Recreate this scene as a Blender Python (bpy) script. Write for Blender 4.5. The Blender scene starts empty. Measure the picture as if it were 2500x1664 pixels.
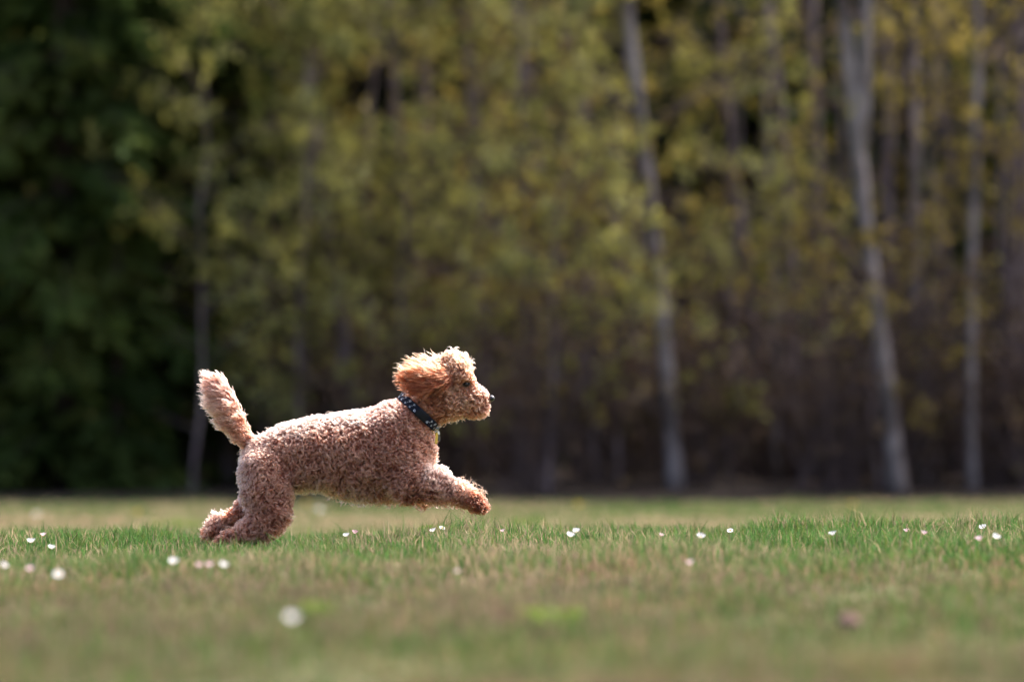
import bpy, math, random
import numpy as np
from mathutils import Vector, Matrix

random.seed(7)
rng = np.random.default_rng(7)
R = math.radians
scene = bpy.context.scene
col = scene.collection

# ------------------------------------------------------------------ camera, sky, sun, exposure
CAM_H, DOG_Y, FPX, VH = 0.45, 17.2, 2500 * 200.0 / 36.0, 977.0
PITCH = math.atan((VH - 832.0) / FPX)
cd = bpy.data.cameras.new('camera')
cam = bpy.data.objects.new('camera', cd)
col.objects.link(cam)
cam.location = (0, 0, CAM_H)
cam.rotation_euler = (R(90) + PITCH, 0, 0)
cd.lens = 200
cd.sensor_width = 36
cd.clip_start = 0.1
cd.clip_end = 2000
cd.dof.use_dof = True
cd.dof.focus_distance = DOG_Y - 0.06
cd.dof.aperture_fstop = 2.3
scene.camera = cam

SUN_EL, SUN_AZ = 57, 50          # azimuth from +Y towards +X
world = bpy.data.worlds.new('World')
scene.world = world
world.use_nodes = True
nt = world.node_tree
sky = nt.nodes.new('ShaderNodeTexSky')
sky.sky_type = 'NISHITA'
sky.sun_disc = False
sky.sun_elevation = R(SUN_EL)
sky.sun_rotation = R(SUN_AZ)
sky.air_density = 0.6
sky.dust_density = 5.0
sky.ozone_density = 0.4
nt.links.new(sky.outputs[0], nt.nodes['Background'].inputs[0])
nt.nodes['Background'].inputs[1].default_value = 0.15
sd = bpy.data.lights.new('sun', 'SUN')
sd.energy = 2.7
sd.angle = R(2.0)
sd.color = (1.0, 0.95, 0.88)
sun = bpy.data.objects.new('sun', sd)
col.objects.link(sun)
sdir = Vector((math.sin(R(SUN_AZ)) * math.cos(R(SUN_EL)), math.cos(R(SUN_AZ)) * math.cos(R(SUN_EL)), math.sin(R(SUN_EL))))
sun.rotation_euler = (-sdir).to_track_quat('-Z', 'Y').to_euler()
sun.location = (10, 20, 30)
vs = scene.view_settings
vs.view_transform = 'Standard'
vs.look = 'None'
vs.gamma = 1
vs.use_curve_mapping = False
vs.exposure = 1.92
cy = scene.cycles
cy.use_denoising = True
cy.max_bounces = 14
cy.diffuse_bounces = 4
cy.glossy_bounces = 6
cy.transmission_bounces = 10
cy.transparent_max_bounces = 8
cy.sample_clamp_indirect = 6

# ------------------------------------------------------------------ helpers
def pix(u, v, Y):
    """photo pixel (2500 wide) at depth Y -> world point"""
    dx, dz = (u - 1250.0) / FPX, (832.0 - v) / FPX
    c, s = math.cos(PITCH), math.sin(PITCH)
    y, z = c - dz * s, s + dz * c
    return np.array([dx * Y / y, Y, CAM_H + z * Y / y])

K2 = 2500.0 / 2356.0
def pix2(a, b, Y):
    return pix(a * K2, b * K2, Y)

def tag(o, label=None, cat=None, group=None, kind=None):
    if label: o['label'] = label
    if cat: o['category'] = cat
    if group: o['group'] = group
    if kind: o['kind'] = kind
    return o

def np_mesh(name, V, polys, mat=None, smooth=False):
    """polys: list of (n,k) int arrays"""
    me = bpy.data.meshes.new(name)
    V = np.asarray(V, dtype=np.float32)
    polys = [np.asarray(p, dtype=np.int32) for p in polys if len(p)]
    nl = sum(p.size for p in polys)
    nf = sum(len(p) for p in polys)
    me.vertices.add(len(V))
    me.vertices.foreach_set('co', V.ravel())
    me.loops.add(nl)
    me.loops.foreach_set('vertex_index', np.concatenate([p.ravel() for p in polys]))
    me.polygons.add(nf)
    sizes = np.concatenate([np.full(len(p), p.shape[1], dtype=np.int32) for p in polys])
    starts = np.concatenate([[0], np.cumsum(sizes)[:-1]]).astype(np.int32)
    me.polygons.foreach_set('loop_start', starts)
    me.polygons.foreach_set('use_smooth', np.full(nf, smooth, dtype=bool))
    me.update(calc_edges=True)
    me.validate()
    if mat: me.materials.append(mat)
    return me

def link(name, me, parent=None):
    o = bpy.data.objects.new(name, me)
    col.objects.link(o)
    if parent: o.parent = parent
    return o

def empty(name, loc):
    o = bpy.data.objects.new(name, None)
    o.empty_display_size = 0.1
    col.objects.link(o)
    o.location = loc
    return o

class MB:
    """collects tubes and loose polygons into ONE mesh"""
    def __init__(s):
        s.V, s.Q, s.T, s.n = [], [], [], 0
    def add(s, V, Q=(), T=()):
        V = np.asarray(V, float)
        if len(Q): s.Q.append(np.asarray(Q, int) + s.n)
        if len(T): s.T.append(np.asarray(T, int) + s.n)
        s.V.append(V); s.n += len(V)
    def tube(s, pts, rad, sides=6, cap=True):
        pts = np.asarray(pts, float); n = len(pts)
        rad = np.broadcast_to(np.asarray(rad, float), (n,))
        t = np.gradient(pts, axis=0)
        t /= np.linalg.norm(t, axis=1, keepdims=True) + 1e-9
        ref = np.array([0.31, 0.95, 0.05]) if abs(t[:, 2]).mean() > 0.6 else np.array([0.05, 0.1, 1.0])
        e1 = np.cross(t, ref); e1 /= np.linalg.norm(e1, axis=1, keepdims=True) + 1e-9
        e2 = np.cross(t, e1)
        a = np.linspace(0, 2 * np.pi, sides, endpoint=False)
        V = pts[:, None] + rad[:, None, None] * (np.cos(a)[None, :, None] * e1[:, None] + np.sin(a)[None, :, None] * e2[:, None])
        V = V.reshape(-1, 3)
        i = np.arange(n - 1)[:, None] * sides; j = np.arange(sides)[None]; j2 = (j + 1) % sides
        Q = np.stack([i + j, i + j2, i + sides + j2, i + sides + j], -1).reshape(-1, 4)
        T = []
        if cap:
            V = np.vstack([V, pts[:1], pts[-1:]]); c0, c1 = n * sides, n * sides + 1
            for k in range(sides):
                T.append((c0, (k + 1) % sides, k)); T.append((c1, (n - 1) * sides + k, (n - 1) * sides + (k + 1) % sides))
        s.add(V, Q, T)
    def build(s, name, mat, parent=None, smooth=True):
        P = []
        if s.Q: P.append(np.vstack(s.Q))
        if s.T: P.append(np.vstack(s.T))
        return link(name, np_mesh(name, np.vstack(s.V), P, mat, smooth), parent)

def hash2(ix, iy, seed):
    h = (ix.astype(np.int64) * 374761393 + iy.astype(np.int64) * 668265263 + seed * 1442695041) & 0x7fffffff
    h = ((h ^ (h >> 13)) * 1274126177) & 0x7fffffff
    return ((h ^ (h >> 16)) & 0xffff) / 65535.0

def vnoise(x, y, seed=0):
    x = np.asarray(x, float); y = np.asarray(y, float)
    ix, iy = np.floor(x), np.floor(y)
    fx, fy = x - ix, y - iy
    fx, fy = fx * fx * (3 - 2 * fx), fy * fy * (3 - 2 * fy)
    a, b = hash2(ix, iy, seed), hash2(ix + 1, iy, seed)
    c, d = hash2(ix, iy + 1, seed), hash2(ix + 1, iy + 1, seed)
    return (a * (1 - fx) + b * fx) * (1 - fy) + (c * (1 - fx) + d * fx) * fy

def sstep(a, b, x):
    t = np.clip((x - a) / (b - a), 0, 1)
    return t * t * (3 - 2 * t)

def ground_z(x, y):
    """the lawn: a low crest just behind the dog, then a shallow dip to the wood"""
    x = np.asarray(x, float); y = np.asarray(y, float)
    crest = 18.2 + 0.7 * (vnoise(x * 0.8 + 3, y * 0 + 1.5, 5) - 0.5)
    z = -0.25 * sstep(0, 4.8, y - crest)
    near = np.exp(-((y - 17) / 7.0) ** 2)
    z = z + 0.014 * np.clip(x, -4, 4) * near
    z = z + 0.035 * (vnoise(x * 1.3, y * 0.6, 2) - 0.5) * near
    z = z + 0.02 * np.exp(-((x - 0.93) / 0.22) ** 2 - ((y - 17.9) / 0.6) ** 2)
    w = np.exp(-((x + .97) / .28) ** 2 - ((y - 17.2) / .45) ** 2)
    return z * (1 - w) - .004 * w

# ------------------------------------------------------------------ materials
def new_mat(name):
    m = bpy.data.materials.new(name)
    m.use_nodes = True
    t = m.node_tree
    for n in list(t.nodes): t.nodes.remove(n)
    out = t.nodes.new('ShaderNodeOutputMaterial')
    return m, t, out

def ramp(t, fac, stops):
    r = t.nodes.new('ShaderNodeValToRGB')
    e = r.color_ramp.elements
    while len(e) > 1: e.remove(e[-1])
    e[0].position = stops[0][0]; e[0].color = (*stops[0][1], 1)
    for p, c in stops[1:]:
        k = e.new(p); k.color = (*c, 1)
    t.links.new(fac, r.inputs[0])
    return r.outputs[0]

def noise(t, scale, detail=4, vec=None, rough=0.6):
    n = t.nodes.new('ShaderNodeTexNoise')
    n.inputs['Scale'].default_value = scale
    n.inputs['Detail'].default_value = detail
    n.inputs['Roughness'].default_value = rough
    if vec: t.links.new(vec, n.inputs['Vector'])
    return n.outputs[0]

def position(t):
    return t.nodes.new('ShaderNodeNewGeometry').outputs['Position']

def mat_surface(name, stops, scale, rough=0.9, bump=0.0, bscale=None, spec=0.2):
    m, t, out = new_mat(name)
    b = t.nodes.new('ShaderNodeBsdfPrincipled')
    p = position(t)
    c = ramp(t, noise(t, scale, 6, p), stops)
    t.links.new(c, b.inputs['Base Color'])
    b.inputs['Roughness'].default_value = rough
    b.inputs['Specular IOR Level'].default_value = spec
    if bump:
        bn = t.nodes.new('ShaderNodeBump'); bn.inputs['Strength'].default_value = 0.6; bn.inputs['Distance'].default_value = bump
        t.links.new(noise(t, bscale or scale * 3, 6, p), bn.inputs['Height'])
        t.links.new(bn.outputs[0], b.inputs['Normal'])
    t.links.new(b.outputs[0], out.inputs[0])
    return m

def mat_leaf(name, stops, scale=3.0, trans=0.45, attr=None, gloss=0.06):
    """thin leaf or blade: diffuse + light through it"""
    m, t, out = new_mat(name)
    if attr:
        a = t.nodes.new('ShaderNodeAttribute'); a.attribute_name = attr; c = a.outputs['Color']
    else:
        c = ramp(t, noise(t, scale, 3, position(t)), stops)
    d = t.nodes.new('ShaderNodeBsdfDiffuse'); tr = t.nodes.new('ShaderNodeBsdfTranslucent')
    g = t.nodes.new('ShaderNodeBsdfGlossy'); g.inputs['Roughness'].default_value = 0.45
    t.links.new(c, d.inputs[0]); t.links.new(c, tr.inputs[0])
    m1 = t.nodes.new('ShaderNodeMixShader'); m1.inputs[0].default_value = trans
    t.links.new(d.outputs[0], m1.inputs[1]); t.links.new(tr.outputs[0], m1.inputs[2])
    m2 = t.nodes.new('ShaderNodeMixShader'); m2.inputs[0].default_value = gloss * .12
    t.links.new(m1.outputs[0], m2.inputs[1]); t.links.new(g.outputs[0], m2.inputs[2])
    t.links.new(m2.outputs[0], out.inputs[0])
    return m

def mat_plain(name, color, rough=0.5, metal=0.0, spec=0.5, coat=0.0):
    m, t, out = new_mat(name)
    b = t.nodes.new('ShaderNodeBsdfPrincipled')
    p = t.nodes.new('ShaderNodeTexCoord').outputs['Object']
    lo = tuple(x * 0.85 for x in color); hi = tuple(min(1, x * 1.12) for x in color)
    t.links.new(ramp(t, noise(t, 60, 3, p), [(0.35, lo), (0.65, hi)]), b.inputs['Base Color'])
    b.inputs['Roughness'].default_value = rough
    b.inputs['Metallic'].default_value = metal
    b.inputs['Specular IOR Level'].default_value = spec
    b.inputs['Coat Weight'].default_value = coat
    b.inputs['Coat Roughness'].default_value = 0.05
    t.links.new(b.outputs[0], out.inputs[0])
    return m

M = {}
M['turf'] = mat_surface('turf_soil', [(0.3, (0.04, 0.055, 0.018)), (0.5, (0.075, 0.08, 0.03)), (0.7, (0.11, 0.09, 0.05))], 1.1, 1.0, 0.01, 40)
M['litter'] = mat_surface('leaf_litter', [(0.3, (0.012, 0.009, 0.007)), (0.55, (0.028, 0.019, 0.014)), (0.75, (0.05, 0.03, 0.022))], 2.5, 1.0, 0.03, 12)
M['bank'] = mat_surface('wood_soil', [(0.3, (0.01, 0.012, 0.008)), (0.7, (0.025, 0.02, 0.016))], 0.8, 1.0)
M['grass'] = mat_leaf('grass_blade', None, attr='blade_colour', trans=0.42, gloss=0.05)
M['bark'] = mat_surface('pale_bark', [(0.35, (0.06, 0.045, 0.04)), (0.5, (0.17, 0.132, 0.122)), (0.66, (0.25, 0.20, 0.188))], 4, 0.9, 0.01, 25)
M['bark_dark'] = mat_surface('dark_bark', [(0.3, (0.07, 0.05, 0.05)), (0.5, (0.14, 0.105, 0.105)), (0.72, (0.22, 0.17, 0.165))], 5, 0.9, 0.01, 25)
M['bark_pale'] = mat_surface('pale_alder_bark', [(0.38, (0.075, 0.06, 0.057)), (0.5, (0.18, 0.15, 0.145)), (0.66, (0.265, 0.225, 0.215))], 3.0, 0.9, 0.01, 25)
M['bark_conifer'] = mat_surface('conifer_bark', [(0.3, (0.035, 0.025, 0.02)), (0.7, (0.08, 0.058, 0.05))], 6, 0.95, 0.01, 25)
M['twig'] = mat_surface('twig_bark', [(0.3, (0.045, 0.031, 0.03)), (0.7, (0.105, 0.074, 0.07))], 4, 0.9)
M['leaf_yellow'] = mat_leaf('spring_leaf_yellow', [(0.3, (0.18, 0.13, 0.034)), (0.52, (0.25, 0.198, 0.046)), (0.75, (0.15, 0.14, 0.055))], 2.2, 0.5)
M['leaf_green'] = mat_leaf('spring_leaf_green', [(0.3, (0.17, 0.155, 0.036)), (0.5, (0.25, 0.238, 0.065)), (0.75, (0.29, 0.31, 0.14))], 1.6, 0.5)
M['conifer'] = mat_leaf('conifer_spray', [(0.3, (0.026, 0.046, 0.016)), (0.5, (0.058, 0.088, 0.022)), (0.72, (0.14, 0.15, 0.04))], 1.1, 0.4, gloss=0.03)
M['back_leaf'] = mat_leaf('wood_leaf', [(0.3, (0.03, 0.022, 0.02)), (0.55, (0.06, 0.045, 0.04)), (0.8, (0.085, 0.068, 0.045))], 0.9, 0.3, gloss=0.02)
M['weed'] = mat_leaf('clover_leaf', [(0.3, (0.08, 0.14, 0.012)), (0.7, (0.15, 0.22, 0.02))], 30, 0.45)
M['petal'] = mat_leaf('daisy_petal', [(0.3, (0.78, 0.76, 0.78)), (0.7, (0.86, 0.85, 0.86))], 80, 0.35, gloss=0.02)
M['petal_pink'] = mat_leaf('pink_daisy_petal', [(0.35, (0.72, 0.42, 0.50)), (0.65, (0.84, 0.72, 0.75))], 120, 0.35, gloss=0.02)
M['petal_yellow'] = mat_leaf('dandelion_petal', [(0.3, (0.75, 0.5, 0.02)), (0.7, (0.85, 0.62, 0.05))], 80, 0.3)
M['disc'] = mat_plain('daisy_disc', (0.75, 0.45, 0.03), 0.8)
M['stem'] = mat_plain('green_stem', (0.10, 0.2, 0.04), 0.7)
M['straw'] = mat_plain('straw_stem', (0.42, 0.34, 0.2), 0.8)
M['clod'] = mat_surface('dry_earth', [(0.3, (0.12, 0.07, 0.06)), (0.7, (0.20, 0.125, 0.105))], 40, 1.0, 0.004, 90)

# ------------------------------------------------------------------ ground
def sheet(name, xs, ys, zf, mat, kind='structure'):
    X, Y = np.meshgrid(xs, ys, indexing='ij')
    V = np.stack([X, Y, zf(X, Y)], -1).reshape(-1, 3)
    nx, ny = len(xs), len(ys)
    i, j = np.meshgrid(np.arange(nx - 1), np.arange(ny - 1), indexing='ij')
    a = (i * ny + j).ravel()
    Q = np.stack([a, a + ny, a + ny + 1, a + 1], -1)
    o = link(name, np_mesh(name, V, [Q], mat, True))
    o['kind'] = kind
    return o

xs = np.unique(np.concatenate([np.linspace(-700, -40, 12), np.linspace(-40, -5, 20), np.linspace(-5, 5, 90), np.linspace(5, 40, 20), np.linspace(40, 700, 12)]))
ys = np.unique(np.concatenate([np.linspace(-400, 0, 10), np.linspace(0, 8, 12), np.linspace(8, 24, 110), np.linspace(24, 60, 30), np.linspace(60, 1200, 20)]))
sheet('lawn', xs, ys, ground_z, M['turf'])
EDGE = 38.6
FLOOR_Z = -0.25
def floor_z(x, y):
    return FLOOR_Z + 0.05 + 0.12 * vnoise(x * 0.9, y * 0.9, 11) * sstep(EDGE, EDGE + 1.5, y) - 0.06 * (1 - sstep(EDGE - 0.1, EDGE + 0.3, y + 0.5 * (vnoise(x * 1.2, y * 0.1, 8) - 0.5)))
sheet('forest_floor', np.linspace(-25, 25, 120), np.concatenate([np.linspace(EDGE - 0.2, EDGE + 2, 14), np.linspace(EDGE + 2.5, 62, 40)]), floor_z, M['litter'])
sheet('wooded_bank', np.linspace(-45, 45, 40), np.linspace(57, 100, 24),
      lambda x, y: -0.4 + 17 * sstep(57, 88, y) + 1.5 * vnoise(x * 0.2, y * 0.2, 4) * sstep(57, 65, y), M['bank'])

# ------------------------------------------------------------------ trees
def rnd_dir(n):
    v = rng.normal(size=(n, 3)); return v / np.linalg.norm(v, axis=1, keepdims=True)

def leaf_quads(C, size, flat=0.0, aspect=0.6):
    n = len(C)
    a = rnd_dir(n); b = rnd_dir(n)
    if flat:
        a[:, 2] *= (1 - flat); a /= np.linalg.norm(a, axis=1, keepdims=True)
    b = np.cross(a, b); b /= np.linalg.norm(b, axis=1, keepdims=True) + 1e-9
    s = size * rng.uniform(0.6, 1.35, (n, 1))
    V = np.stack([C - a * s, C + b * s * aspect - a * s * 0.1, C + a * s, C - b * s * aspect - a * s * 0.1], 1).reshape(-1, 3)
    Q = np.arange(4 * n).reshape(n, 4)
    return V, Q

def branchy(mb, path, rad, z0, n_br, blen, spread, twigs, up=0.5):
    """limbs and twigs off a trunk path; returns points where leaves sit"""
    tips = []
    path = np.asarray(path); L = len(path)
    hs = path[:, 2]
    for _ in range(n_br):
        z = rng.uniform(z0, hs[-1])
        p = np.array([np.interp(z, hs, path[:, k]) for k in range(3)])
        r0 = np.interp(z, hs, rad) * 0.38
        az = rng.uniform(0, 2 * np.pi)
        d = np.array([np.cos(az) * spread, np.sin(az) * spread, up * rng.uniform(0.3, 1.5)])
        d /= np.linalg.norm(d)
        l = blen * rng.uniform(0.5, 1.3) * (1 - 0.45 * (z / hs[-1]))
        t = np.linspace(0, 1, 5)[:, None]
        pts = p + d * l * t + np.array([0, 0, 0.25 * l]) * t ** 2 + rng.normal(size=(5, 3)) * 0.03 * l * t
        mb.tube(pts, r0 * (1 - 0.8 * t[:, 0]) + 0.003, 5, False)
        for _k in range(twigs):
            f = rng.uniform(0.25, 1.0)
            q = p + d * l * f + np.array([0, 0, 0.25 * l]) * f * f
            d2 = d + rng.normal(size=3) * 0.75 + np.array([0, 0, -0.15]); d2 /= np.linalg.norm(d2)
            l2 = l * rng.uniform(0.22, 0.5)
            u = np.linspace(0, 1, 3)[:, None]
            tw = q + d2 * l2 * u + np.array([0, 0, -0.12 * l2]) * u ** 2
            mb.tube(tw, [0.006, 0.004, 0.002], 3, False)
            for g in np.linspace(0.4, 1.0, 3):
                tips.append(q + d2 * l2 * g + np.array([0, 0, -0.12 * l2]) * g * g)
    return np.array(tips)

def deciduous(name, loc, paths, bark, leafmat, leaf_n, leaf_s, n_br, blen, z0=0.9, twigs=5, keep=1.0):
    """paths: list of (points relative to loc, radii)"""
    root = empty(name, loc)
    tb = MB(); bb = MB(); tips = []
    for pts, rad in paths:
        tb.tube(pts, rad, 9)
        tips.append(branchy(bb, pts, rad, max(z0, pts[0][2]), n_br, blen, 1.0, twigs))
    tb.build('trunk', M[bark], root)
    bb.build('branches', M['twig'], root)['kind'] = 'stuff'
    C = np.vstack(tips)
    C = C[rng.random(len(C)) < keep]
    C = np.repeat(C, leaf_n, 0)
    C = C + rng.normal(size=C.shape) * 0.045
    V, Q = leaf_quads(C, leaf_s)
    cr = link('crown', np_mesh('crown', V, [Q], M[leafmat], False), root)
    cr['kind'] = 'stuff'
    return root

def traced(points, Y, r0, H):
    """trunk traced in photo pixels (2356 wide), bottom last; continued up to height H"""
    W = np.array([pix2(a, b, Y) for a, b in points])[::-1]
    base = W[0].copy(); base[2] = FLOOR_Z - 0.05
    W = np.vstack([base, W])
    d = W[-1] - W[-2]; d /= np.linalg.norm(d)
    n = 7
    top = []
    p = W[-1].copy()
    st = (H - p[2]) / n
    for k in range(n):
        d = d + rng.normal(size=3) * 0.05; d[2] = max(d[2], 0.8); d /= np.linalg.norm(d)
        p = p + d * st / d[2]; top.append(p.copy())
    W = np.vstack([W, top])
    # resample smoothly
    zz = np.linspace(W[0, 2], W[-1, 2], 26)
    X = np.interp(zz, W[:, 2], W[:, 0]); Yy = np.interp(zz, W[:, 2], W[:, 1])
    X[1:-1] = (X[:-2] + 2 * X[1:-1] + X[2:]) / 4
    P = np.stack([X, Yy, zz], -1)
    rad = r0 * (1.12 - 0.95 * (zz - zz[0]) / (zz[-1] - zz[0])) * (1 + 0.35 * np.exp(-(zz - zz[0]) / 0.12))
    return P, rad

def traced_tree(name, points, Y, r0, H, label, forks=(), **kw):
    P, rad = traced(points, Y, r0, H)
    loc = P[0].copy(); loc[2] = FLOOR_Z
    paths = [(P - loc, rad)]
    for fp, fr in forks:
        Q_, r_ = traced(fp, Y, fr, H * 0.95)
        Q_, r_ = Q_[1:], r_[1:]
        # drop the part below the fork
        zf = pix2(*fp[-1], Y)[2]
        m = Q_[:, 2] >= zf - 0.02
        Q_, r_ = Q_[m], r_[m]
        j = np.array([np.interp(zf - 0.25, P[:, 2], P[:, k]) for k in range(3)])
        Q_ = np.vstack([j, Q_]); r_ = np.concatenate([[r_[0]], r_])
        paths.append((Q_ - loc, r_))
    t = deciduous(name, loc, paths, **kw)
    return tag(t, label, 'tree', 'slim trees along the edge of the wood')

Yt = 39.6
TREES = [
 ([(1440, 0), (1462, 180), (1480, 330), (1500, 520), (1522, 720), (1535, 870), (1548, 1000), (1556, 1120)], 39.3, .051, 9.5,
  'pale grey trunk leaning right of centre, nearest the dog\'s nose', 'bark_pale', 'leaf_green', 6, 26, 1.3, .9),
 ([(1938, 0), (1955, 150), (1972, 300), (1985, 480), (2008, 650), (2035, 850), (2055, 1000), (2068, 1130)], 39.0, .055, 10,
  'thickest pale trunk, forking into two stems high above the lawn', 'bark_pale', 'leaf_yellow', 4, 11, 1.1, .4),
 ([(2100, 100), (2106, 350), (2104, 600), (2116, 800), (2125, 950), (2122, 1130)], 40.2, .045, 9,
  'slim dark trunk just right of the forked trunk', 'bark', 'leaf_yellow', 4, 14, 1.2, .4),
 ([(2250, 0), (2246, 300), (2236, 600), (2232, 900), (2238, 1130)], 39.5, .034, 9,
  'upright grey trunk hung with yellow leaves near the right edge', 'bark_pale', 'leaf_yellow', 5, 22, 1.2, .5),
 ([(690, 0), (708, 200), (728, 400), (760, 600), (790, 780), (815, 950), (830, 1120)], 40.0, .055, 9,
  'faint brown trunk leaning above the dog\'s back', 'bark_dark', 'leaf_green', 6, 30, 1.3, .9),
 ([(435, 0), (458, 200), (480, 400), (500, 600), (515, 750), (522, 900), (525, 1120)], 40.8, .033, 9,
  'thin brown trunk rising behind the dog\'s tail beside the conifers', 'bark_dark', 'leaf_green', 6, 28, 1.2, .9),
 ([(1080, 200), (1090, 450), (1100, 620), (1108, 780), (1112, 900), (1116, 1120)], 41.6, .032, 8.5,
  'thin trunk rising straight behind the dog\'s head', 'bark_dark', 'leaf_green', 6, 26, 1.2, .9),
 ([(1230, 350), (1262, 500), (1292, 640), (1312, 720), (1345, 900), (1370, 1120)], 41.0, .032, 8,
  'thin pale trunk leaning strongly between the dog\'s head and the leaning grey trunk', 'bark_dark', 'leaf_yellow', 5, 18, 1.1, .45),
 ([(1780, 100), (1800, 300), (1815, 520), (1822, 720), (1824, 900), (1822, 1120)], 40.8, .042, 8.5,
  'slim brown trunk midway between the leaning grey trunk and the forked one', 'bark_dark', 'leaf_yellow', 5, 18, 1.1, .45),
 ([(1860, 0), (1872, 250), (1885, 450), (1900, 700), (1925, 900), (1940, 1120)], 42.0, .05, 9,
  'dim trunk half hidden just left of the forked trunk', 'bark_dark', 'leaf_yellow', 4, 14, 1.1, .35),
 ([(2345, 200), (2335, 500), (2330, 800), (2340, 1130)], 41.5, .04, 9,
  'dim slender trunk at the right edge of the wood', 'bark_dark', 'leaf_yellow', 5, 22, 1.2, .5),
 ([(1690, 400), (1715, 600), (1740, 760), (1755, 900), (1765, 1120)], 41.4, .038, 8,
  'spindly trunk with a green leafy patch low beside it', 'bark_dark', 'leaf_green', 5, 20, 1.1, .8),
]
for pts, Y, r0, H, label, bark, lm, ln, nb, bl, keep in TREES:
    forks = ()
    if 'forking' in label:
        forks = [([(1992, 0), (1994, 90), (1992, 180), (1984, 290)], 0.048)]
    traced_tree('slim_tree', pts, Y, r0, H, label, forks, bark=bark, leafmat=lm, leaf_n=ln, leaf_s=0.034, n_br=nb, blen=bl, keep=keep)

def copy_tree(o, loc, rz, sc, label=None):
    c = o.copy(); col.objects.link(c)
    c.location = loc; c.rotation_euler = (0, 0, rz); c.scale = (sc, sc, sc)
    if label: c['label'] = label
    for ch in o.children:
        k = ch.copy(); col.objects.link(k); k.parent = c
        k.matrix_parent_inverse = ch.matrix_parent_inverse
    return c

def proto_tree(H, r, bark, lm, ln, nb, bl, keep, loc):
    zz = np.linspace(-0.05, H, 20)
    x = np.cumsum(rng.normal(size=20)) * 0.035 + zz * rng.uniform(-0.06, 0.06); y = np.cumsum(rng.normal(size=20)) * 0.03
    P = np.stack([x - x[0], y - y[0], zz], -1)
    rad = r * (1.1 - zz / H * 0.95)
    t = deciduous('wood_tree', loc, [(P, rad)], bark, lm, ln, 0.037, nb, bl, 0.7, 5, keep)
    return tag(t, 'slender blurred tree standing back among others in the wood', 'tree', 'trees deeper in the wood')

# deeper trees: (photo x at 2356, depth, kind)
deep = []
for k in range(46):
    Y = rng.uniform(41.5, 54)
    half = 0.09 * Y + 1.2
    deep.append((rng.uniform(-half, half), Y))
protos_l, protos_r = [], []
for k, (x, y) in enumerate(deep):
    left = x < 0.035 * y * 1.0
    pool = protos_l if left else protos_r
    loc = (x, y, FLOOR_Z)
    if len(pool) < 4:
        if left: pool.append(proto_tree(rng.uniform(7.5, 9.5), rng.uniform(.04, .06), 'bark_dark', 'leaf_green' if len(pool) != 2 else 'leaf_yellow', 6, 32, 1.3, .85, loc))
        else: pool.append(proto_tree(rng.uniform(8, 10), rng.uniform(.04, .06), 'bark_dark', 'leaf_yellow' if len(pool) % 2 == 0 else 'leaf_green', 4, 12, 1.1, .18, loc))
    else:
        copy_tree(pool[k % 4], loc, rng.uniform(0, 6.28), rng.uniform(.85, 1.15))

# brush: bare many-stemmed shrubs under the trees
def shrub(loc, h, label):
    root = empty('brush_shrub', loc)
    mb = MB(); tips = []
    for k in range(26):
        az = rng.uniform(0, 6.28); sp = rng.uniform(0.1, 0.75)
        t = np.linspace(0, 1, 5)[:, None]
        b = np.array([rng.normal() * .12, rng.normal() * .12, -0.03])
        d = np.array([np.cos(az) * sp, np.sin(az) * sp, 1.0]) * h * rng.uniform(.5, 1.05)
        p = b + d * t + rng.normal(size=(5, 3)) * 0.03 * t
        mb.tube(p, 0.010 - 0.007 * t[:, 0], 4, False)
        for _ in range(5):
            f = rng.uniform(.3, 1); q = b + d * f
            e = rng.normal(size=3) * 0.2 * h + np.array([0, 0, .12])
            mb.tube(np.array([q, q + e * .5, q + e]), [0.005, .004, .002], 3, False)
            tips.append(q + e); tips.append(q + e * .6)
    mb.build('stems', M['twig'], root)['kind'] = 'stuff'
    C = np.array(tips); C = C[rng.random(len(C)) < 0.5]
    C = np.repeat(C, 3, 0); C = C + rng.normal(size=C.shape) * 0.05
    V, Q = leaf_quads(C, 0.035)
    link('leaves', np_mesh('leaves', V, [Q], M['brown_leaf'], False), root)['kind'] = 'stuff'
    return tag(root, label, 'shrub', 'bare brush under the trees')
M['brown_leaf'] = mat_leaf('dead_leaf', [(0.3, (0.05, 0.032, 0.022)), (0.55, (0.10, 0.065, 0.04)), (0.8, (0.14, 0.12, 0.04))], 3, 0.3)
sp = [shrub((-1.0, 40, FLOOR_Z), h, 'bare brown twiggy shrub in the tangle under the trees') for h in (1.2, 0.95, 1.5)]
k = 0
for row, (Y0, n) in enumerate([(39.3, 13), (40.6, 15), (43, 15)]):
    for i in range(n):
        half = 0.09 * Y0 + 0.8
        x = -half + 2 * half * (i + rng.uniform(.2, .8)) / n
        if row == 0 and x < -1.9: continue
        loc = (x, Y0 + rng.uniform(-.3, .6), FLOOR_Z + 0.03)
        if k < 3: sp[k].location = loc
        else: copy_tree(sp[k % 3], loc, rng.uniform(0, 6.28), rng.uniform(.75, 1.25))
        k += 1

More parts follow.
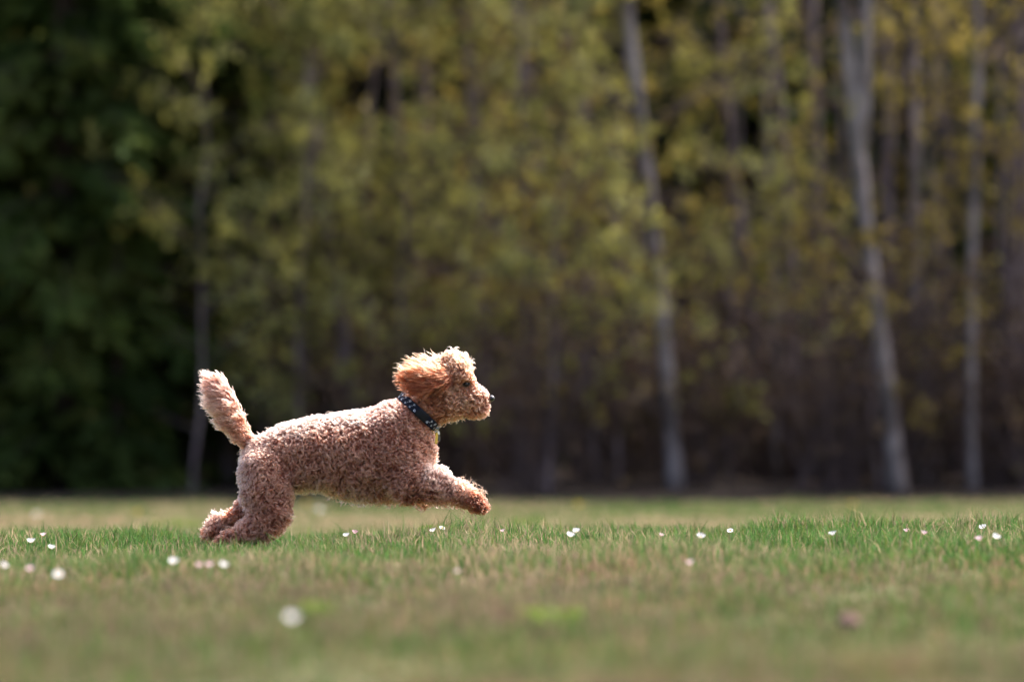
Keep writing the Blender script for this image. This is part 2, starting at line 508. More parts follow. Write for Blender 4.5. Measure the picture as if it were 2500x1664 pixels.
# leafy saplings along the very edge, in front of the trunks
def sapling(loc, lm, ln, keep):
    zz = np.linspace(-.05, 4.2, 14)
    P = np.stack([np.cumsum(rng.normal(size=14)) * .03, np.cumsum(rng.normal(size=14)) * .03, zz], -1); P[:, :2] -= P[0, :2]
    t = deciduous('sapling', loc, [(P, .016 * (1.05 - zz / 4.2))], 'bark_dark', lm, ln, .034, 30, .8, .35, 5, keep)
    return tag(t, 'spindly leafy sapling at the very edge of the lawn, before the trunks', 'sapling', 'saplings along the edge of the wood')
sap = [sapling((0, 39, FLOOR_Z), 'leaf_green', 5, .7), sapling((0, 39, FLOOR_Z), 'leaf_yellow', 4, .5), sapling((0, 39, FLOOR_Z), 'leaf_green', 4, .6)]
for k, (x, w) in enumerate([(-1.75, 0), (2.55, 1), (-.35, 2), (-1.2, 0), (-.75, 2), (.25, 0), (.75, 1), (1.5, 2), (3.5, 1), (-2.2, 0), (.0, 1), (-1.5, 2)]):
    loc = (x, rng.uniform(38.9, 40.4), FLOOR_Z)
    if k < 3: sap[k].location = loc
    t = sap[k] if k < 3 else copy_tree(sap[w], loc, rng.uniform(0, 6.28), rng.uniform(.8, 1.2))
    t['label'] = 'spindly leafy sapling ' + ("above the dog's hips", 'standing left of the forked trunk', "above the dog's muzzle", 'above the middle of the back', "above the dog's shoulder", 'well right of the muzzle',
        'half way from muzzle to leaning grey trunk', 'right of the leaning grey trunk', 'at the right edge of the wood', "right beside the raised tail, before the conifers", "just right of the muzzle", 'above the loin of the dog')[k]

# thin, nearly bare poles between them
for k, x in enumerate([-1.55, -.95, -.55, -.1, .3, .62, .95, 1.3, 1.75, 2.0, 2.35, 2.75, 3.05, 3.35]):
    zz = np.linspace(-.05, 6.0, 16)
    P = np.stack([np.cumsum(rng.normal(size=16)) * .03 + zz * rng.uniform(-.08, .04), np.cumsum(rng.normal(size=16)) * .03, zz], -1); P[:, :2] -= P[0, :2]
    t = deciduous('thin_pole_tree', (x + rng.uniform(-.12, .12), rng.uniform(39.4, 42.5), FLOOR_Z), [(P, rng.uniform(.016, .03) * (1.05 - zz / 6.6))], ('bark', 'bark_dark', 'bark_dark')[k % 3], 'leaf_yellow' if x > .8 else 'leaf_green', 4, .034, 10, .7, 1.2, 4, .28)
    tag(t, 'thin nearly bare pole of a tree ' + ("above the dog's rump", "above the dog's shoulders", "straight above the dog's ear", "just right of the dog's nose", "between the dog's nose and the leaning grey trunk",
        'close left of the leaning grey trunk', 'crossing behind the leaning grey trunk', 'close right of the leaning grey trunk', 'midway between leaning trunk and forked trunk', 'beside the slim brown trunk',
        "close left of the forked trunk's foot", "close right of the forked trunk's foot", 'between forked trunk and yellow hung trunk', 'beside the yellow hung trunk near the right edge')[k], 'tree', 'thin bare trees along the edge of the wood')

# conifers at the left
def conifer(name, loc, H, Rb, n_br, label, group):
    root = empty(name, loc)
    mb = MB()
    zz = np.linspace(-0.05, H, 8)
    mb.tube(np.stack([zz * 0, zz * 0, zz], -1), 0.11 * (1.05 - zz / H), 8)
    mb.build('trunk', M['bark_conifer'], root)
    bb = MB(); C = []; A = []
    for k in range(n_br):
        z = H * (k + rng.random()) / n_br * 0.97 + 0.12
        az = rng.uniform(0, 6.28); l = Rb * (1 - z / H) ** 0.7 * rng.uniform(.7, 1.15) + .1
        t = np.linspace(0, 1, 6)[:, None]
        d = np.array([np.cos(az), np.sin(az), 0])
        pts = np.array([0, 0, z]) + d * l * t + np.array([0, 0, 0.12 * l]) * t - np.array([0, 0, .42 * l]) * t ** 2
        bb.tube(pts, 0.016 * (1.1 - t[:, 0]), 4, False)
        side = np.array([-d[1], d[0], 0])
        m = int(150 * l / Rb) + 30
        f = rng.uniform(.12, 1, m); s = rng.normal(size=m) * 0.16 * l * (1.1 - f) + rng.normal(size=m) * .05
        q = np.array([0, 0, z]) + d * l * f[:, None] + np.array([0, 0, 0.12 * l]) * f[:, None] - np.array([0, 0, .42 * l]) * f[:, None] ** 2 + side * s[:, None]
        q[:, 2] -= np.abs(rng.normal(size=m)) * 0.06
        C.append(q)
        A.append(np.tile(d, (m, 1)) + side * np.sign(s)[:, None] * 0.6)
    bb.build('branches', M['bark_conifer'], root)['kind'] = 'stuff'
    C = np.vstack(C); A = np.vstack(A); n = len(C)
    # drooping sprays: narrow blades along the branch, hanging
    a = A + rng.normal(size=A.shape) * 0.35; a[:, 2] -= 0.55
    a /= np.linalg.norm(a, axis=1, keepdims=True)
    b = np.cross(a, rnd_dir(n)); b /= np.linalg.norm(b, axis=1, keepdims=True)
    s = 0.095 * rng.uniform(.6, 1.5, (n, 1))
    V = np.stack([C - a * s * .6, C + b * s * .38, C + a * s * 1.3, C - b * s * .38], 1).reshape(-1, 3)
    link('crown', np_mesh('crown', V, [np.arange(4 * n).reshape(n, 4)], M['conifer'], False), root)['kind'] = 'stuff'
    return tag(root, label, 'tree', group)

CON = 'dark conifers at the left of the wood'
c1 = conifer('conifer_tree', (-3.15, 40.0, FLOOR_Z), 9.5, 1.25, 150, 'dark green conifer with drooping sprays at the left edge of the wood', CON)
c2 = conifer('conifer_tree', (-2.2, 40.9, FLOOR_Z), 8.5, 1.0, 140, 'dark conifer standing behind and left of the dog\'s tail', CON)
c3 = conifer('conifer_tree', (-4.4, 41.2, FLOOR_Z), 11, 1.5, 160, 'dark conifer furthest left, cut off by the picture edge', CON)
copy_tree(c2, (-2.75, 39.6, FLOOR_Z), 2.0, 0.42, 'low bushy conifer with pale sprays in front of the dark conifers')
copy_tree(c1, (-2.9, 43.5, FLOOR_Z), 1.0, 1.1, 'nearly black conifer filling the gap between the left conifers')
DK = 'black conifers deep in the wood'
for (x, y, s) in [(3.2, 46, 1.0), (4.6, 47.5, 1.15), (1.9, 49, 1.1), (0.2, 51, 1.1), (-1.3, 50, 1.1), (5.4, 44.5, .9), (3.9, 52, 1.2), (-5.8, 46, 1.1), (6.6, 49, 1.1), (6.3, 41.5, .9), (7.6, 43.5, 1.1), (9.2, 42, 1.0), (-6.6, 42.5, 1.1), (-8.3, 41.5, 1.0)]:
    c = copy_tree(c3 if s > 1 else c1, (x, y, FLOOR_Z), rng.uniform(0, 6.28), s, 'almost black conifer deep behind the slim trunks')
    c['group'] = DK
    if abs(x) > .09 * y + .6: c['label'] = 'dark conifer out at the far end of the wood'

# far-off wood: one mass nobody could count
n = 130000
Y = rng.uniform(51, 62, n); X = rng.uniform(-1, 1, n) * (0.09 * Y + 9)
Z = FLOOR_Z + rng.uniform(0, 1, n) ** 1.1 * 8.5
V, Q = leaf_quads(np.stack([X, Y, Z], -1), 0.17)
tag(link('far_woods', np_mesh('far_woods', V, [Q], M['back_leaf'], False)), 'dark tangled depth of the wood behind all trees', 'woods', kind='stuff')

# ------------------------------------------------------------------ grass
def scatter(y0, y1, dens, margin):
    hw = 0.09 * y1 + margin
    n = int(dens * (y1 - y0) * 2 * hw)
    y = rng.uniform(y0, y1, n); x = rng.uniform(-hw, hw, n)
    m = np.abs(x) < 0.09 * y + margin
    return x[m], y[m]

def blades(zones):
    VV, CC = [], []
    for (y0, y1, dens, margin, hmin, hmax, w) in zones:
        x, y = scatter(y0, y1, dens, margin)
        x = np.where(np.abs(x) > .09 * y + .4, np.sign(x) * (.09 * y + .4 + (np.abs(x) - .09 * y - .4) * 4), x)      # thinner beyond the frame
        # tufty: thin out some places
        tn = vnoise(x * 9, y * 5, 21)
        keep = rng.random(len(x)) < 0.35 + 0.9 * tn
        x, y, tn = x[keep], y[keep], tn[keep]
        n = len(x)
        big = vnoise(x * 1.1 + 7, y * 0.5, 31); mid = vnoise(x * 3.1, y * 1.6, 33)
        h = rng.uniform(hmin, hmax, n) * (0.55 + 0.55 * tn + 0.35 * big)
        long_ = rng.random(n) < 0.02
        h[long_] *= 1.5
        h *= .45 + .75 * vnoise(x * 2.6 + 5, y * 1.1, 91) + .5 * vnoise(x * 6 + 2, y * 2.2, 92) ** 2
        h *= 1 - .25 * big * (y < 14)
        az = rng.uniform(0, 2 * np.pi, n); face = az + rng.normal(size=n) * 0.6 + np.pi / 2
        lean = np.abs(rng.normal(size=n)) * 0.45 + 0.1
        ww = w * rng.uniform(.6, 1.3, n)
        base = np.stack([x, y, ground_z(x, y) - 0.004], -1)
        ld = np.stack([np.cos(az), np.sin(az), np.zeros(n)], -1); wd = np.stack([np.cos(face), np.sin(face), np.zeros(n)], -1) * ww[:, None]
        up = np.array([0, 0, 1.0])
        mid_p = base + up * (h * 0.58)[:, None] + ld * (h * lean * 0.3)[:, None]
        tip = base + up * (h * (1 - 0.22 * lean))[:, None] + ld * (h * lean)[:, None]
        V = np.stack([base - wd, base + wd, mid_p + wd * .75, mid_p - wd * .75, tip], 1)
        VV.append(V)
        # colour of each blade: green, olive or straw, in patches
        straw_p = np.clip(0.12 + 0.95 * (big * 0.6 + mid * 0.4 - 0.42), 0.05, .85)
        fore = 1 - sstep(12.5, 15.5, y)
        far = sstep(26, 29, y)
        straw_p = np.clip(straw_p + 0.34 * fore + 0.16 * far + 0.35 * far * np.exp(-((y - 31.5) / 1.6) ** 2), 0.04, .9)
        r = rng.random(n)
        g = np.array([0.070, 0.150, 0.036]) * rng.uniform(.65, 1.35, (n, 1))
        g2 = np.array([0.105, 0.135, 0.03]) * rng.uniform(.7, 1.3, (n, 1))
        s = np.array([0.38, 0.28, 0.18]) * rng.uniform(.55, 1.25, (n, 1)) * (1 - .42 * fore[:, None] + .2 * far[:, None])
        pch = (vnoise(x * 5 + 9, y * 2.2, 77) > .72) & (y < 15.5)
        s = np.where(pch[:, None], np.array([.28, .185, .115]) * rng.uniform(.7, 1.2, (n, 1)), s)
        olive = rng.random(n) < 0.22 + .3 * fore
        c = np.where(olive[:, None], g2, g)
        c = np.where((r < straw_p)[:, None], s, c)
        c = c * (1 - .08 * fore[:, None]) * np.where(rng.random((n, 1)) < .3, .6, 1.0)
        CC.append(c)
    V = np.concatenate(VV); C = np.concatenate(CC); n = len(V)
    i = np.arange(n)[:, None] * 5
    me = np_mesh('grass', V.reshape(-1, 3), [np.hstack([i, i + 1, i + 2, i + 3]), np.hstack([i + 3, i + 2, i + 4])], M['grass'], False)
    a = me.attributes.new('blade_colour', 'FLOAT_COLOR', 'POINT')
    C4 = np.ones((n, 5, 4), np.float32); C4[..., :3] = C[:, None, :]
    a.data.foreach_set('color', C4.ravel())
    o = link('grass', me)
    return tag(o, 'short green and straw coloured lawn grass', 'grass', kind='stuff')

blades([(7.0, 14.5, 4300, 0.9, .03, .06, .0018),
        (14.5, 19.4, 8000, 0.9, .018, .07, .0017),
        (19.4, 26, 700, 0.8, .03, .05, .003),
        (26, 38.9, 1500, 1.3, .03, .055, .0035)])

# ------------------------------------------------------------------ flowers and weeds
def ray_to_height(a, b, hz):
    """ground distance at which photo pixel (2356 wide) meets hz above the lawn"""
    ys_ = np.linspace(9, 38, 3000)
    p0 = pix2(a, b, 1.0) - np.array([0, 0, CAM_H])
    X = p0[0] * ys_; Z = CAM_H + p0[2] * ys_
    d = Z - (ground_z(X, ys_) + hz)
    i = np.argmax(d < 0)
    if d[i] >= 0: i = np.argmin(d[ys_ < 20])
    return np.array([X[i], ys_[i], Z[i]])

def daisy_mesh(rad, cup, n=18):
    V, Q = [], []
    for k in range(n):
        a = 2 * math.pi * k / n + rng.uniform(-.06, .06); r = rad * rng.uniform(.9, 1.06)
        d = np.array([math.cos(a), math.sin(a), 0]); s = np.array([-d[1], d[0], 0])
        w = rad * 0.17; c = cup + rng.uniform(-.08, .08)
        r0, r1, r2 = rad * .22, r * .7, r
        for rr, ww, zz in ((r0, w * .5, 0), (r1, w, c * r1 * .8), (r2, w * .55, c * r2)):
            V += [d * rr + s * ww + np.array([0, 0, zz]), d * rr - s * ww + np.array([0, 0, zz])]
        i = 6 * k
        Q += [(i, i + 2, i + 3, i + 1), (i + 2, i + 4, i + 5, i + 3)]
    return np.array(V), Q

def disc_mesh(r, h):
    V = [(0, 0, h)]; T = []; Q = []
    m = 10
    for rr, zz in ((.6, .8), (1, .15), (.85, -.25)):
        for k in range(m):
            a = 2 * math.pi * k / m
            V.append((r * rr * math.cos(a), r * rr * math.sin(a), h * zz))
    for k in range(m):
        T.append((0, 1 + k, 1 + (k + 1) % m))
        for L in (0, 1):
            Q.append((1 + L * m + k, 1 + (L + 1) * m + k, 1 + (L + 1) * m + (k + 1) % m, 1 + L * m + (k + 1) % m))
    return np.array(V), Q, T

PET = {}
for nm, mt, cup in (('white', 'petal', .75), ('pink', 'petal_pink', .9), ('open', 'petal', .15), ('dandelion', 'petal_yellow', .5)):
    V, Q = daisy_mesh(.0115, cup, 18 if nm != 'dandelion' else 26)
    PET[nm] = np_mesh('petals', V, [Q], M[mt], False)
V, Q, T = disc_mesh(.0036, .003)
DISC = np_mesh('disc', V, [Q, T], M['disc'], True)
mb = MB(); mb.tube([(0, 0, -1), (.02, 0, -.6), (.01, .01, -.3), (0, 0, 0)], .02, 6)
STEM = np_mesh('stem', np.vstack(mb.V), [np.vstack(mb.Q), np.vstack(mb.T)], M['stem'], True)

def flower(a, b, kind, label, size=1.0, hz=0.058, cat='daisy', group='daisies in the lawn'):
    p = ray_to_height(a, b, hz)
    g = float(ground_z(p[0], p[1]))
    root = empty('daisy' if cat == 'daisy' else 'dandelion', (p[0], p[1], g))
    h = p[2] - g
    st = link('stem', STEM, root); st.location = (0, 0, h); st.scale = (.055, .055, h)
    tilt = (rng.uniform(.05, .5) if kind != 'open' else rng.uniform(.4, .8), rng.uniform(-.4, .4), 0)
    pe = link('petals', PET[kind], root); pe.location = (0, 0, h); pe.rotation_euler = tilt; pe.scale = (size,) * 3
    if kind != 'dandelion':
        di = link('disc', DISC, root); di.location = (0, 0, h + .0005); di.rotation_euler = tilt; di.scale = (size,) * 3
    return tag(root, label, cat, group)

FL = [
 (997, 1222, 'white', 'white daisy on the clover below the front paw, lower of the two'),
 (1017, 1214, 'open', 'white daisy on the clover below the front paw, taller of the two'),
 (1157, 1222, 'pink', 'small pinkish daisy between the clover daisies and the daisy pair'),
 (797, 1233, 'white', 'faint daisy in grass below the dog\'s belly, nearer its hind leg'),
 (816, 1226, 'pink', 'dim pinkish daisy in grass under the dog\'s belly'),
 (1326, 1223, 'white', 'upper white daisy of the close pair right of the front paw'),
 (1312, 1233, 'white', 'lower white daisy of the close pair right of the front paw'),
 (1521, 1232, 'pink', 'hazy pale daisy between the daisy pair and the largest white daisy'),
 (1612, 1236, 'white', 'small white daisy just left of the bright daisy by the grass mound'),
 (1680, 1220, 'open', 'bright white daisy standing tall left of the grass mound'),
 (1916, 1230, 'white', 'small white daisy right of the grass mound'),
 (2086, 1222, 'pink', 'pink daisy bud in the grass towards the right'),
 (2125, 1228, 'pink', 'tiny pink bud beside another in short grass at right'),
 (2262, 1215, 'white', 'white daisy standing highest near the right edge'),
 (2291, 1237, 'white', 'rightmost small white daisy, low in the grass'),
 (2253, 1241, 'pink', 'half hidden pale daisy under the highest right-hand daisy'),
 (72, 1247, 'white', 'white daisy at left behind the dark grass, larger of three'),
 (100, 1232, 'pink', 'small pink daisy at left above the other two'),
 (118, 1261, 'white', 'ragged tiny white daisy at left below the other two'),
 (9, 1303, 'white', 'white daisy cut by the left picture edge'),
 (70, 1311, 'pink', 'pink daisy between two white ones in the left foreground'),
 (134, 1320, 'open', 'broad white daisy in left foreground, lowest of the three there'),
 (399, 1294, 'white', 'white daisy in front of the grass left of the hind paws'),
 (459, 1302, 'pink', 'pale blurred daisy below the hind paws, left of the row'),
 (483, 1302, 'pink', 'small pale daisy below the hind paws, middle of the row'),
 (514, 1302, 'white', 'bright white daisy below the hind paws, right end of the row'),
 (1053, 1315, 'pink', 'blurred peach coloured daisy in the grass below the front paw'),
 (1590, 1296, 'pink', 'blurred pink daisy in the middle grass right of centre'),
 (672, 1426, 'white', 'big out of focus white daisy alone in the near foreground'),
]
for a, b, kd, lb in FL:
    flower(a, b, kd, lb, 1.15 if b > 1400 else rng.uniform(.8, 1.1) if kd != 'pink' else rng.uniform(.55, .85))
for a, b, lb in [(318, 1178, 'blurred yellow dandelion far off left of the dog\'s hind legs'), (705, 1156, 'blurred yellow dandelion far off just behind the hind leg'),
                 (1330, 1160, 'blurred yellow dandelion far off right of the front paw'), (1962, 1160, 'blurred yellow dandelion far off towards the right')]:
    flower(a, b, 'dandelion', lb, 1.3, .05, 'dandelion', 'dandelions far off in the lawn')
for a, b, lb in [(85, 1182, 'blurred white daisy far off at the left'), (735, 1172, 'blurred white daisy far off behind the belly')]:
    flower(a, b, 'open', lb, 1.5, .05)

def clover(a, b, rad, n, label):
    p = ray_to_height(a, b, 0.02)
    root = empty('clover_patch', (p[0], p[1], float(ground_z(p[0], p[1]))))
    sb = MB(); lv = []; Q = []
    for k in range(n):
        r = rad * math.sqrt(rng.random()); an = rng.uniform(0, 6.28)
        q = np.array([r * math.cos(an), r * math.sin(an) * 1.6, rng.uniform(.03, .058)])
        q[2] += float(ground_z(p[0] + q[0], p[1] + q[1])) - root.location.z
        sb.tube([(q[0] * .9, q[1] * .9, q[2] - .058), q], .0006, 3, False)
        n0 = np.array([rng.normal() * .35, rng.normal() * .35 - .2, 1.0]); n0 /= np.linalg.norm(n0)
        e1 = np.cross(n0, [0.3, .9, .1]); e1 /= np.linalg.norm(e1); e2 = np.cross(n0, e1)
        o0 = rng.uniform(0, 6.28)
        for j in range(3):
            c = o0 + j * 2.094; s = rng.uniform(.006, .0095)
            d = e1 * math.cos(c) + e2 * math.sin(c); w = np.cross(n0, d)
            i = len(lv)
            lv += [q, q + d * s * .6 + w * s * .55 + n0 * s * .2, q + d * s * 1.2 + w * s * .3 + n0 * s * .15, q + d * s * 1.2 - w * s * .3 + n0 * s * .15, q + d * s * .6 - w * s * .55 + n0 * s * .2]
            Q.append((i, i + 1, i + 2, i + 3, i + 4))
    sb.build('stalks', M['stem'], root)['kind'] = 'stuff'
    lo = link('leaves', np_mesh('leaves', np.array(lv), [Q], M['weed'], False), root)
    lo['kind'] = 'stuff'
    return tag(root, label, 'clover', 'bright green clover patches')
clover(1005, 1236, .06, 110, 'bright green clover patch carrying two white daisies')
clover(1215, 1212, .1, 120, 'bright blurred clover patch on the lawn beyond the front paw')
clover(1262, 1446, .065, 42, 'bright blurred clover patch in the near foreground, right of centre')
clover(725, 1432, .04, 50, 'small blurred clover patch beside the foreground daisy')
clover(400, 1215, .16, 130, 'blurred clover patch on the lawn behind the hind paws')

p = ray_to_height(1957, 1428, 0.03)
cl = MB()
V = []; nu, nv_ = 10, 7
for i in range(nv_):
    for j in range(nu):
        th = math.pi * i / (nv_ - 1); ph = 2 * math.pi * j / nu
        r = .019 * (1 + .25 * rng.normal())
        V.append((r * 1.3 * math.sin(th) * math.cos(ph), r * math.sin(th) * math.sin(ph), r * .8 * math.cos(th)))
Q = [(i * nu + j, (i + 1) * nu + j, (i + 1) * nu + (j + 1) % nu, i * nu + (j + 1) % nu) for i in range(nv_ - 1) for j in range(nu)]
o = link('earth_clod', np_mesh('earth_clod', V, [Q], M['clod'], True))
o.location = (p[0], p[1], float(ground_z(p[0], p[1])) + .028)
tag(o, 'blurred dark brown clod of earth in the foreground grass', 'clod')

p0 = ray_to_height(965, 1200, .02); 
q1 = pix2(1001, 1152, p0[1] + .05)
mb = MB(); mb.tube([(p0[0] - .01, p0[1], float(ground_z(p0[0], p0[1]))), p0, (p0 + q1) / 2 + np.array([.004, 0, .004]), q1], [.0016, .0015, .0012, .0006], 5)
tag(mb.build('grass_stalk', M['straw']), 'long pale dry grass stalk slanting below the front leg', 'grass stalk')

#DOG
# ------------------------------------------------------------------ the dog
ZS = 1.0 / 2.945 / (FPX / DOG_Y)          # metres per tracing unit
P0 = pix(460, 840, DOG_Y); P1 = pix(1260, 1360, DOG_Y)
def zx2w(zx): return P0[0] + (P1[0] - P0[0]) * zx / 2356.0
def zz2w(zy): return P0[2] + (P1[2] - P0[2]) * zy / 1531.4
def zw(zx, zy, lat=0.0): return np.array([zx2w(zx), DOG_Y + lat, zz2w(zy)])

def cap(a, b, s=1.0):
    """tapered capsule: a, b = (zx, zy, lateral m, radius in tracing units); s = sideways flattening"""
    return (zw(*a[:3]), zw(*b[:3]), a[3] * ZS, b[3] * ZS, s)

def chain(pts, s=1.0):
    ss = s if isinstance(s, (list, tuple)) else [s] * (len(pts) - 1)
    return [cap(p, q, k) for p, q, k in zip(pts[:-1], pts[1:], ss)]

G = {}
G['torso'] = (chain([(575, 835, 0, 182), (760, 800, 0, 205), (960, 772, 0, 232), (1200, 775, 0, 268), (1450, 755, 0, 285), (1478, 730, 0, 250)], .70)
              + chain([(1480, 640, 0, 215), (1570, 560, 0, 160), (1655, 486, 0, 122), (1790, 370, 0, 118)], .88)
              + [cap((1545, 760, 0, 158), (1530, 860, 0, 165), .72), cap((1300, 880, 0, 190), (1450, 880, 0, 190), .62)], .030)
G['head'] = (chain([(1845, 232, 0, 132), (1905, 215, 0, 122)], .88)
             + chain([(1790, 330, 0, 128), (1850, 380, 0, 118)], .86)
             + chain([(1925, 300, 0, 112), (2010, 356, 0, 82), (2085, 384, 0, 63), (2130, 397, 0, 44)], .80)
             + chain([(1900, 400, 0, 90), (2030, 438, 0, 60), (2112, 446, 0, 40)], .78)
             + [cap((1985, 240, -.032, 44), (2020, 262, -.024, 34), 1.0), cap((1985, 240, .032, 44), (2020, 262, .024, 34), 1.0)], .014)
G['near_hind'] = (chain([(555, 930, -.045, 175), (560, 1060, -.056, 158), (600, 1190, -.06, 112), (545, 1275, -.06, 100), (450, 1345, -.06, 70), (350, 1395, -.06, 50), (275, 1418, -.06, 44), (245, 1432, -.06, 30)],
                        [.55, .5, .6, .65, .8, .9, 1.0]), .016)
G['far_hind'] = (chain([(555, 930, .045, 170), (540, 1060, .055, 140), (450, 1170, .055, 92), (345, 1245, .055, 52), (235, 1292, .055, 42), (185, 1340, .055, 44), (165, 1395, .055, 40), (185, 1432, .055, 28)],
                       [.55, .5, .65, .85, 1.0, 1.1, 1.0]), .014)
G['near_fore'] = (chain([(1520, 830, -.055, 165), (1590, 970, -.068, 122), (1700, 1000, -.068, 100), (1810, 1018, -.066, 80), (1920, 1056, -.066, 58), (1995, 1096, -.066, 44), (2060, 1132, -.066, 40), (2085, 1148, -.066, 30)],
                        [.5, .55, .62, .7, .85, 1.0, 1.15])
                  + [cap((2050, 1130, -.066 + q, 26), (2108 - abs(q) * 900, 1160 + (q < 0) * 6, -.066 + q * 1.2, 24), 1.0) for q in (-.016, -.0055, .0055, .016)], .010)
G['far_fore'] = (chain([(1560, 860, .055, 120), (1680, 950, .062, 85), (1815, 945, .062, 42), (1838, 985, .06, 40), (1760, 1060, .058, 36), (1665, 1110, .058, 30)],
                       [.55, .7, .9, 1.0, 1.0]), .012)
G['tail'] = (chain([(500, 760, 0, 60), (440, 715, 0, 46), (380, 645, 0, 56), (318, 545, 0, 72), (268, 440, 0, 78), (228, 340, 0, 62), (190, 265, 0, 40), (158, 222, 0, 14)], .62), .012)
G['near_ear'] = (chain([(1880, 250, -.046, 34), (1790, 250, -.066, 72), (1690, 258, -.076, 96), (1610, 250, -.082, 78)], .22), .008)
G['far_ear'] = (chain([(1850, 200, .046, 34), (1770, 190, .064, 66), (1680, 190, .074, 80)], .22), .008)

def sdf_group(p, name):
    prims, k = G[name]
    out = None
    for a, b, ra, rb, s in prims:
        sc = np.array([1, 1 / s, 1])
        q = (p - a) * sc; ab = (b - a) * sc
        t = np.clip((q @ ab) / (ab @ ab + 1e-12), 0, 1)
        d = np.linalg.norm(q - t[..., None] * ab, axis=-1) - (ra + (rb - ra) * t)
        # keep the flattened distances honest sideways
        if out is None: out = d
        else:
            h = np.maximum(k - np.abs(out - d), 0) / k
            out = np.minimum(out, d) - h * h * k * 0.25
    return out

JOIN = {'head': .018, 'near_hind': .022, 'far_hind': .022, 'near_fore': .024, 'far_fore': .02, 'tail': .012, 'near_ear': .005, 'far_ear': .005}
def sdf(p):
    out = sdf_group(p, 'torso')
    for nme, k in JOIN.items():
        d = sdf_group(p, nme)
        h = np.maximum(k - np.abs(out - d), 0) / k
        out = np.minimum(out, d) - h * h * k * 0.25
    # eye sockets
    for e in EYES:
        d = np.linalg.norm(p - e, axis=-1) - 0.0085
        out = np.maximum(out, -d)
    return out

def surf(zx, zy, lat=-.2):
    """first point of the dog met by a line from the camera side"""
    y = np.linspace(DOG_Y + lat, DOG_Y, 400)
    p = np.stack([np.full_like(y, zx2w(zx)), y, np.full_like(y, zz2w(zy))], -1)
    i = np.argmax(sdf(p) < 0)
    return p[i]

EYES = []
e_near = surf(1995, 287)
e_far = e_near.copy(); e_far[1] = 2 * DOG_Y - e_near[1]
EYES = [e_near, e_far]

def surface_nets(F, org, h):
    nx, ny, nz = F.shape
    I = F < 0
    acc = np.zeros((nx - 1, ny - 1, nz - 1, 3)); cnt = np.zeros((nx - 1, ny - 1, nz - 1))
    C = lambda dx, dy, dz: (slice(dx, nx - 1 + dx), slice(dy, ny - 1 + dy), slice(dz, nz - 1 + dz))
    for ax in range(3):
        for u in (0, 1):
            for v in (0, 1):
                o0 = [0, 0, 0]; o = [k for k in range(3) if k != ax]
                o0[o[0]] = u; o0[o[1]] = v
                o1 = list(o0); o1[ax] = 1
                f0, f1 = F[C(*o0)], F[C(*o1)]
                m = (f0 < 0) != (f1 < 0)
                t = np.where(m, f0 / np.where(m, f0 - f1, 1), 0)
                pos = np.array(o0, float)[None, None, None] + t[..., None] * np.eye(3)[ax]
                acc += pos * m[..., None]; cnt += m
    act = cnt > 0
    idx = np.full(act.shape, -1); idx[act] = np.arange(act.sum())
    base = np.argwhere(act)
    V = org + (base + acc[act] / cnt[act][:, None]) * h
    Qs = []
    for ax in range(3):
        b, c = [(1, 2), (2, 0), (0, 1)][ax]
        sl0 = [slice(1, -1)] * 3; sl0[ax] = slice(0, -1)
        sl1 = [slice(1, -1)] * 3; sl1[ax] = slice(1, None)
        a0, a1 = I[tuple(sl0)], I[tuple(sl1)]
        for sgn in (0, 1):
            m = (a0 & ~a1) if sgn == 0 else (~a0 & a1)
            w = np.argwhere(m)
            off = np.ones(3, int); off[ax] = 0
            w = w + off
            def cell(db, dc):
                q = w.copy(); q[:, b] += db; q[:, c] += dc
                return idx[q[:, 0], q[:, 1], q[:, 2]]
            q = np.stack([cell(-1, -1), cell(0, -1), cell(0, 0), cell(-1, 0)], -1)
            if sgn: q = q[:, ::-1]
            Qs.append(q)
    return V, np.vstack(Qs)

VOX = 0.0045
lo = zw(40, 1480) ; lo[1] = DOG_Y - .15
hi = zw(2240, 40); hi[1] = DOG_Y + .15
gx = np.arange(lo[0], hi[0], VOX); gy = np.arange(lo[1], hi[1], VOX); gzz = np.arange(lo[2], hi[2], VOX)
grid = np.stack(np.meshgrid(gx, gy, gzz, indexing='ij'), -1)
F = sdf(grid)
BV, BQ = surface_nets(F, lo, VOX)

def vert_normals(V, Q):
    n = np.cross(V[Q[:, 2]] - V[Q[:, 0]], V[Q[:, 3]] - V[Q[:, 1]])
    N = np.zeros_like(V)
    for k in range(4): np.add.at(N, Q[:, k], n)
    return N / (np.linalg.norm(N, axis=1, keepdims=True) + 1e-12)
# light smoothing of the skin
for _ in range(2):
    S = np.zeros_like(BV); c = np.zeros(len(BV))
    for k in range(4):
        np.add.at(S, BQ[:, k], BV[BQ[:, (k + 1) % 4]] + BV[BQ[:, (k - 1) % 4]]); np.add.at(c, BQ[:, k], 2)
    BV = BV * .5 + .5 * S / c[:, None]
BN = vert_normals(BV, BQ)

M['skin'] = mat_plain('dog_skin', (0.30, 0.15, 0.10), 0.9, spec=.1)
DOG = zw(560, 1440); DOG[2] = float(ground_z(DOG[0], DOG[1]))
dog = empty('dog', DOG)
tag(dog, 'curly apricot poodle cross in full stride over the lawn, ears and tail flying', 'dog')
link('body', np_mesh('body', BV - DOG, [BQ], M['skin'], True), dog)

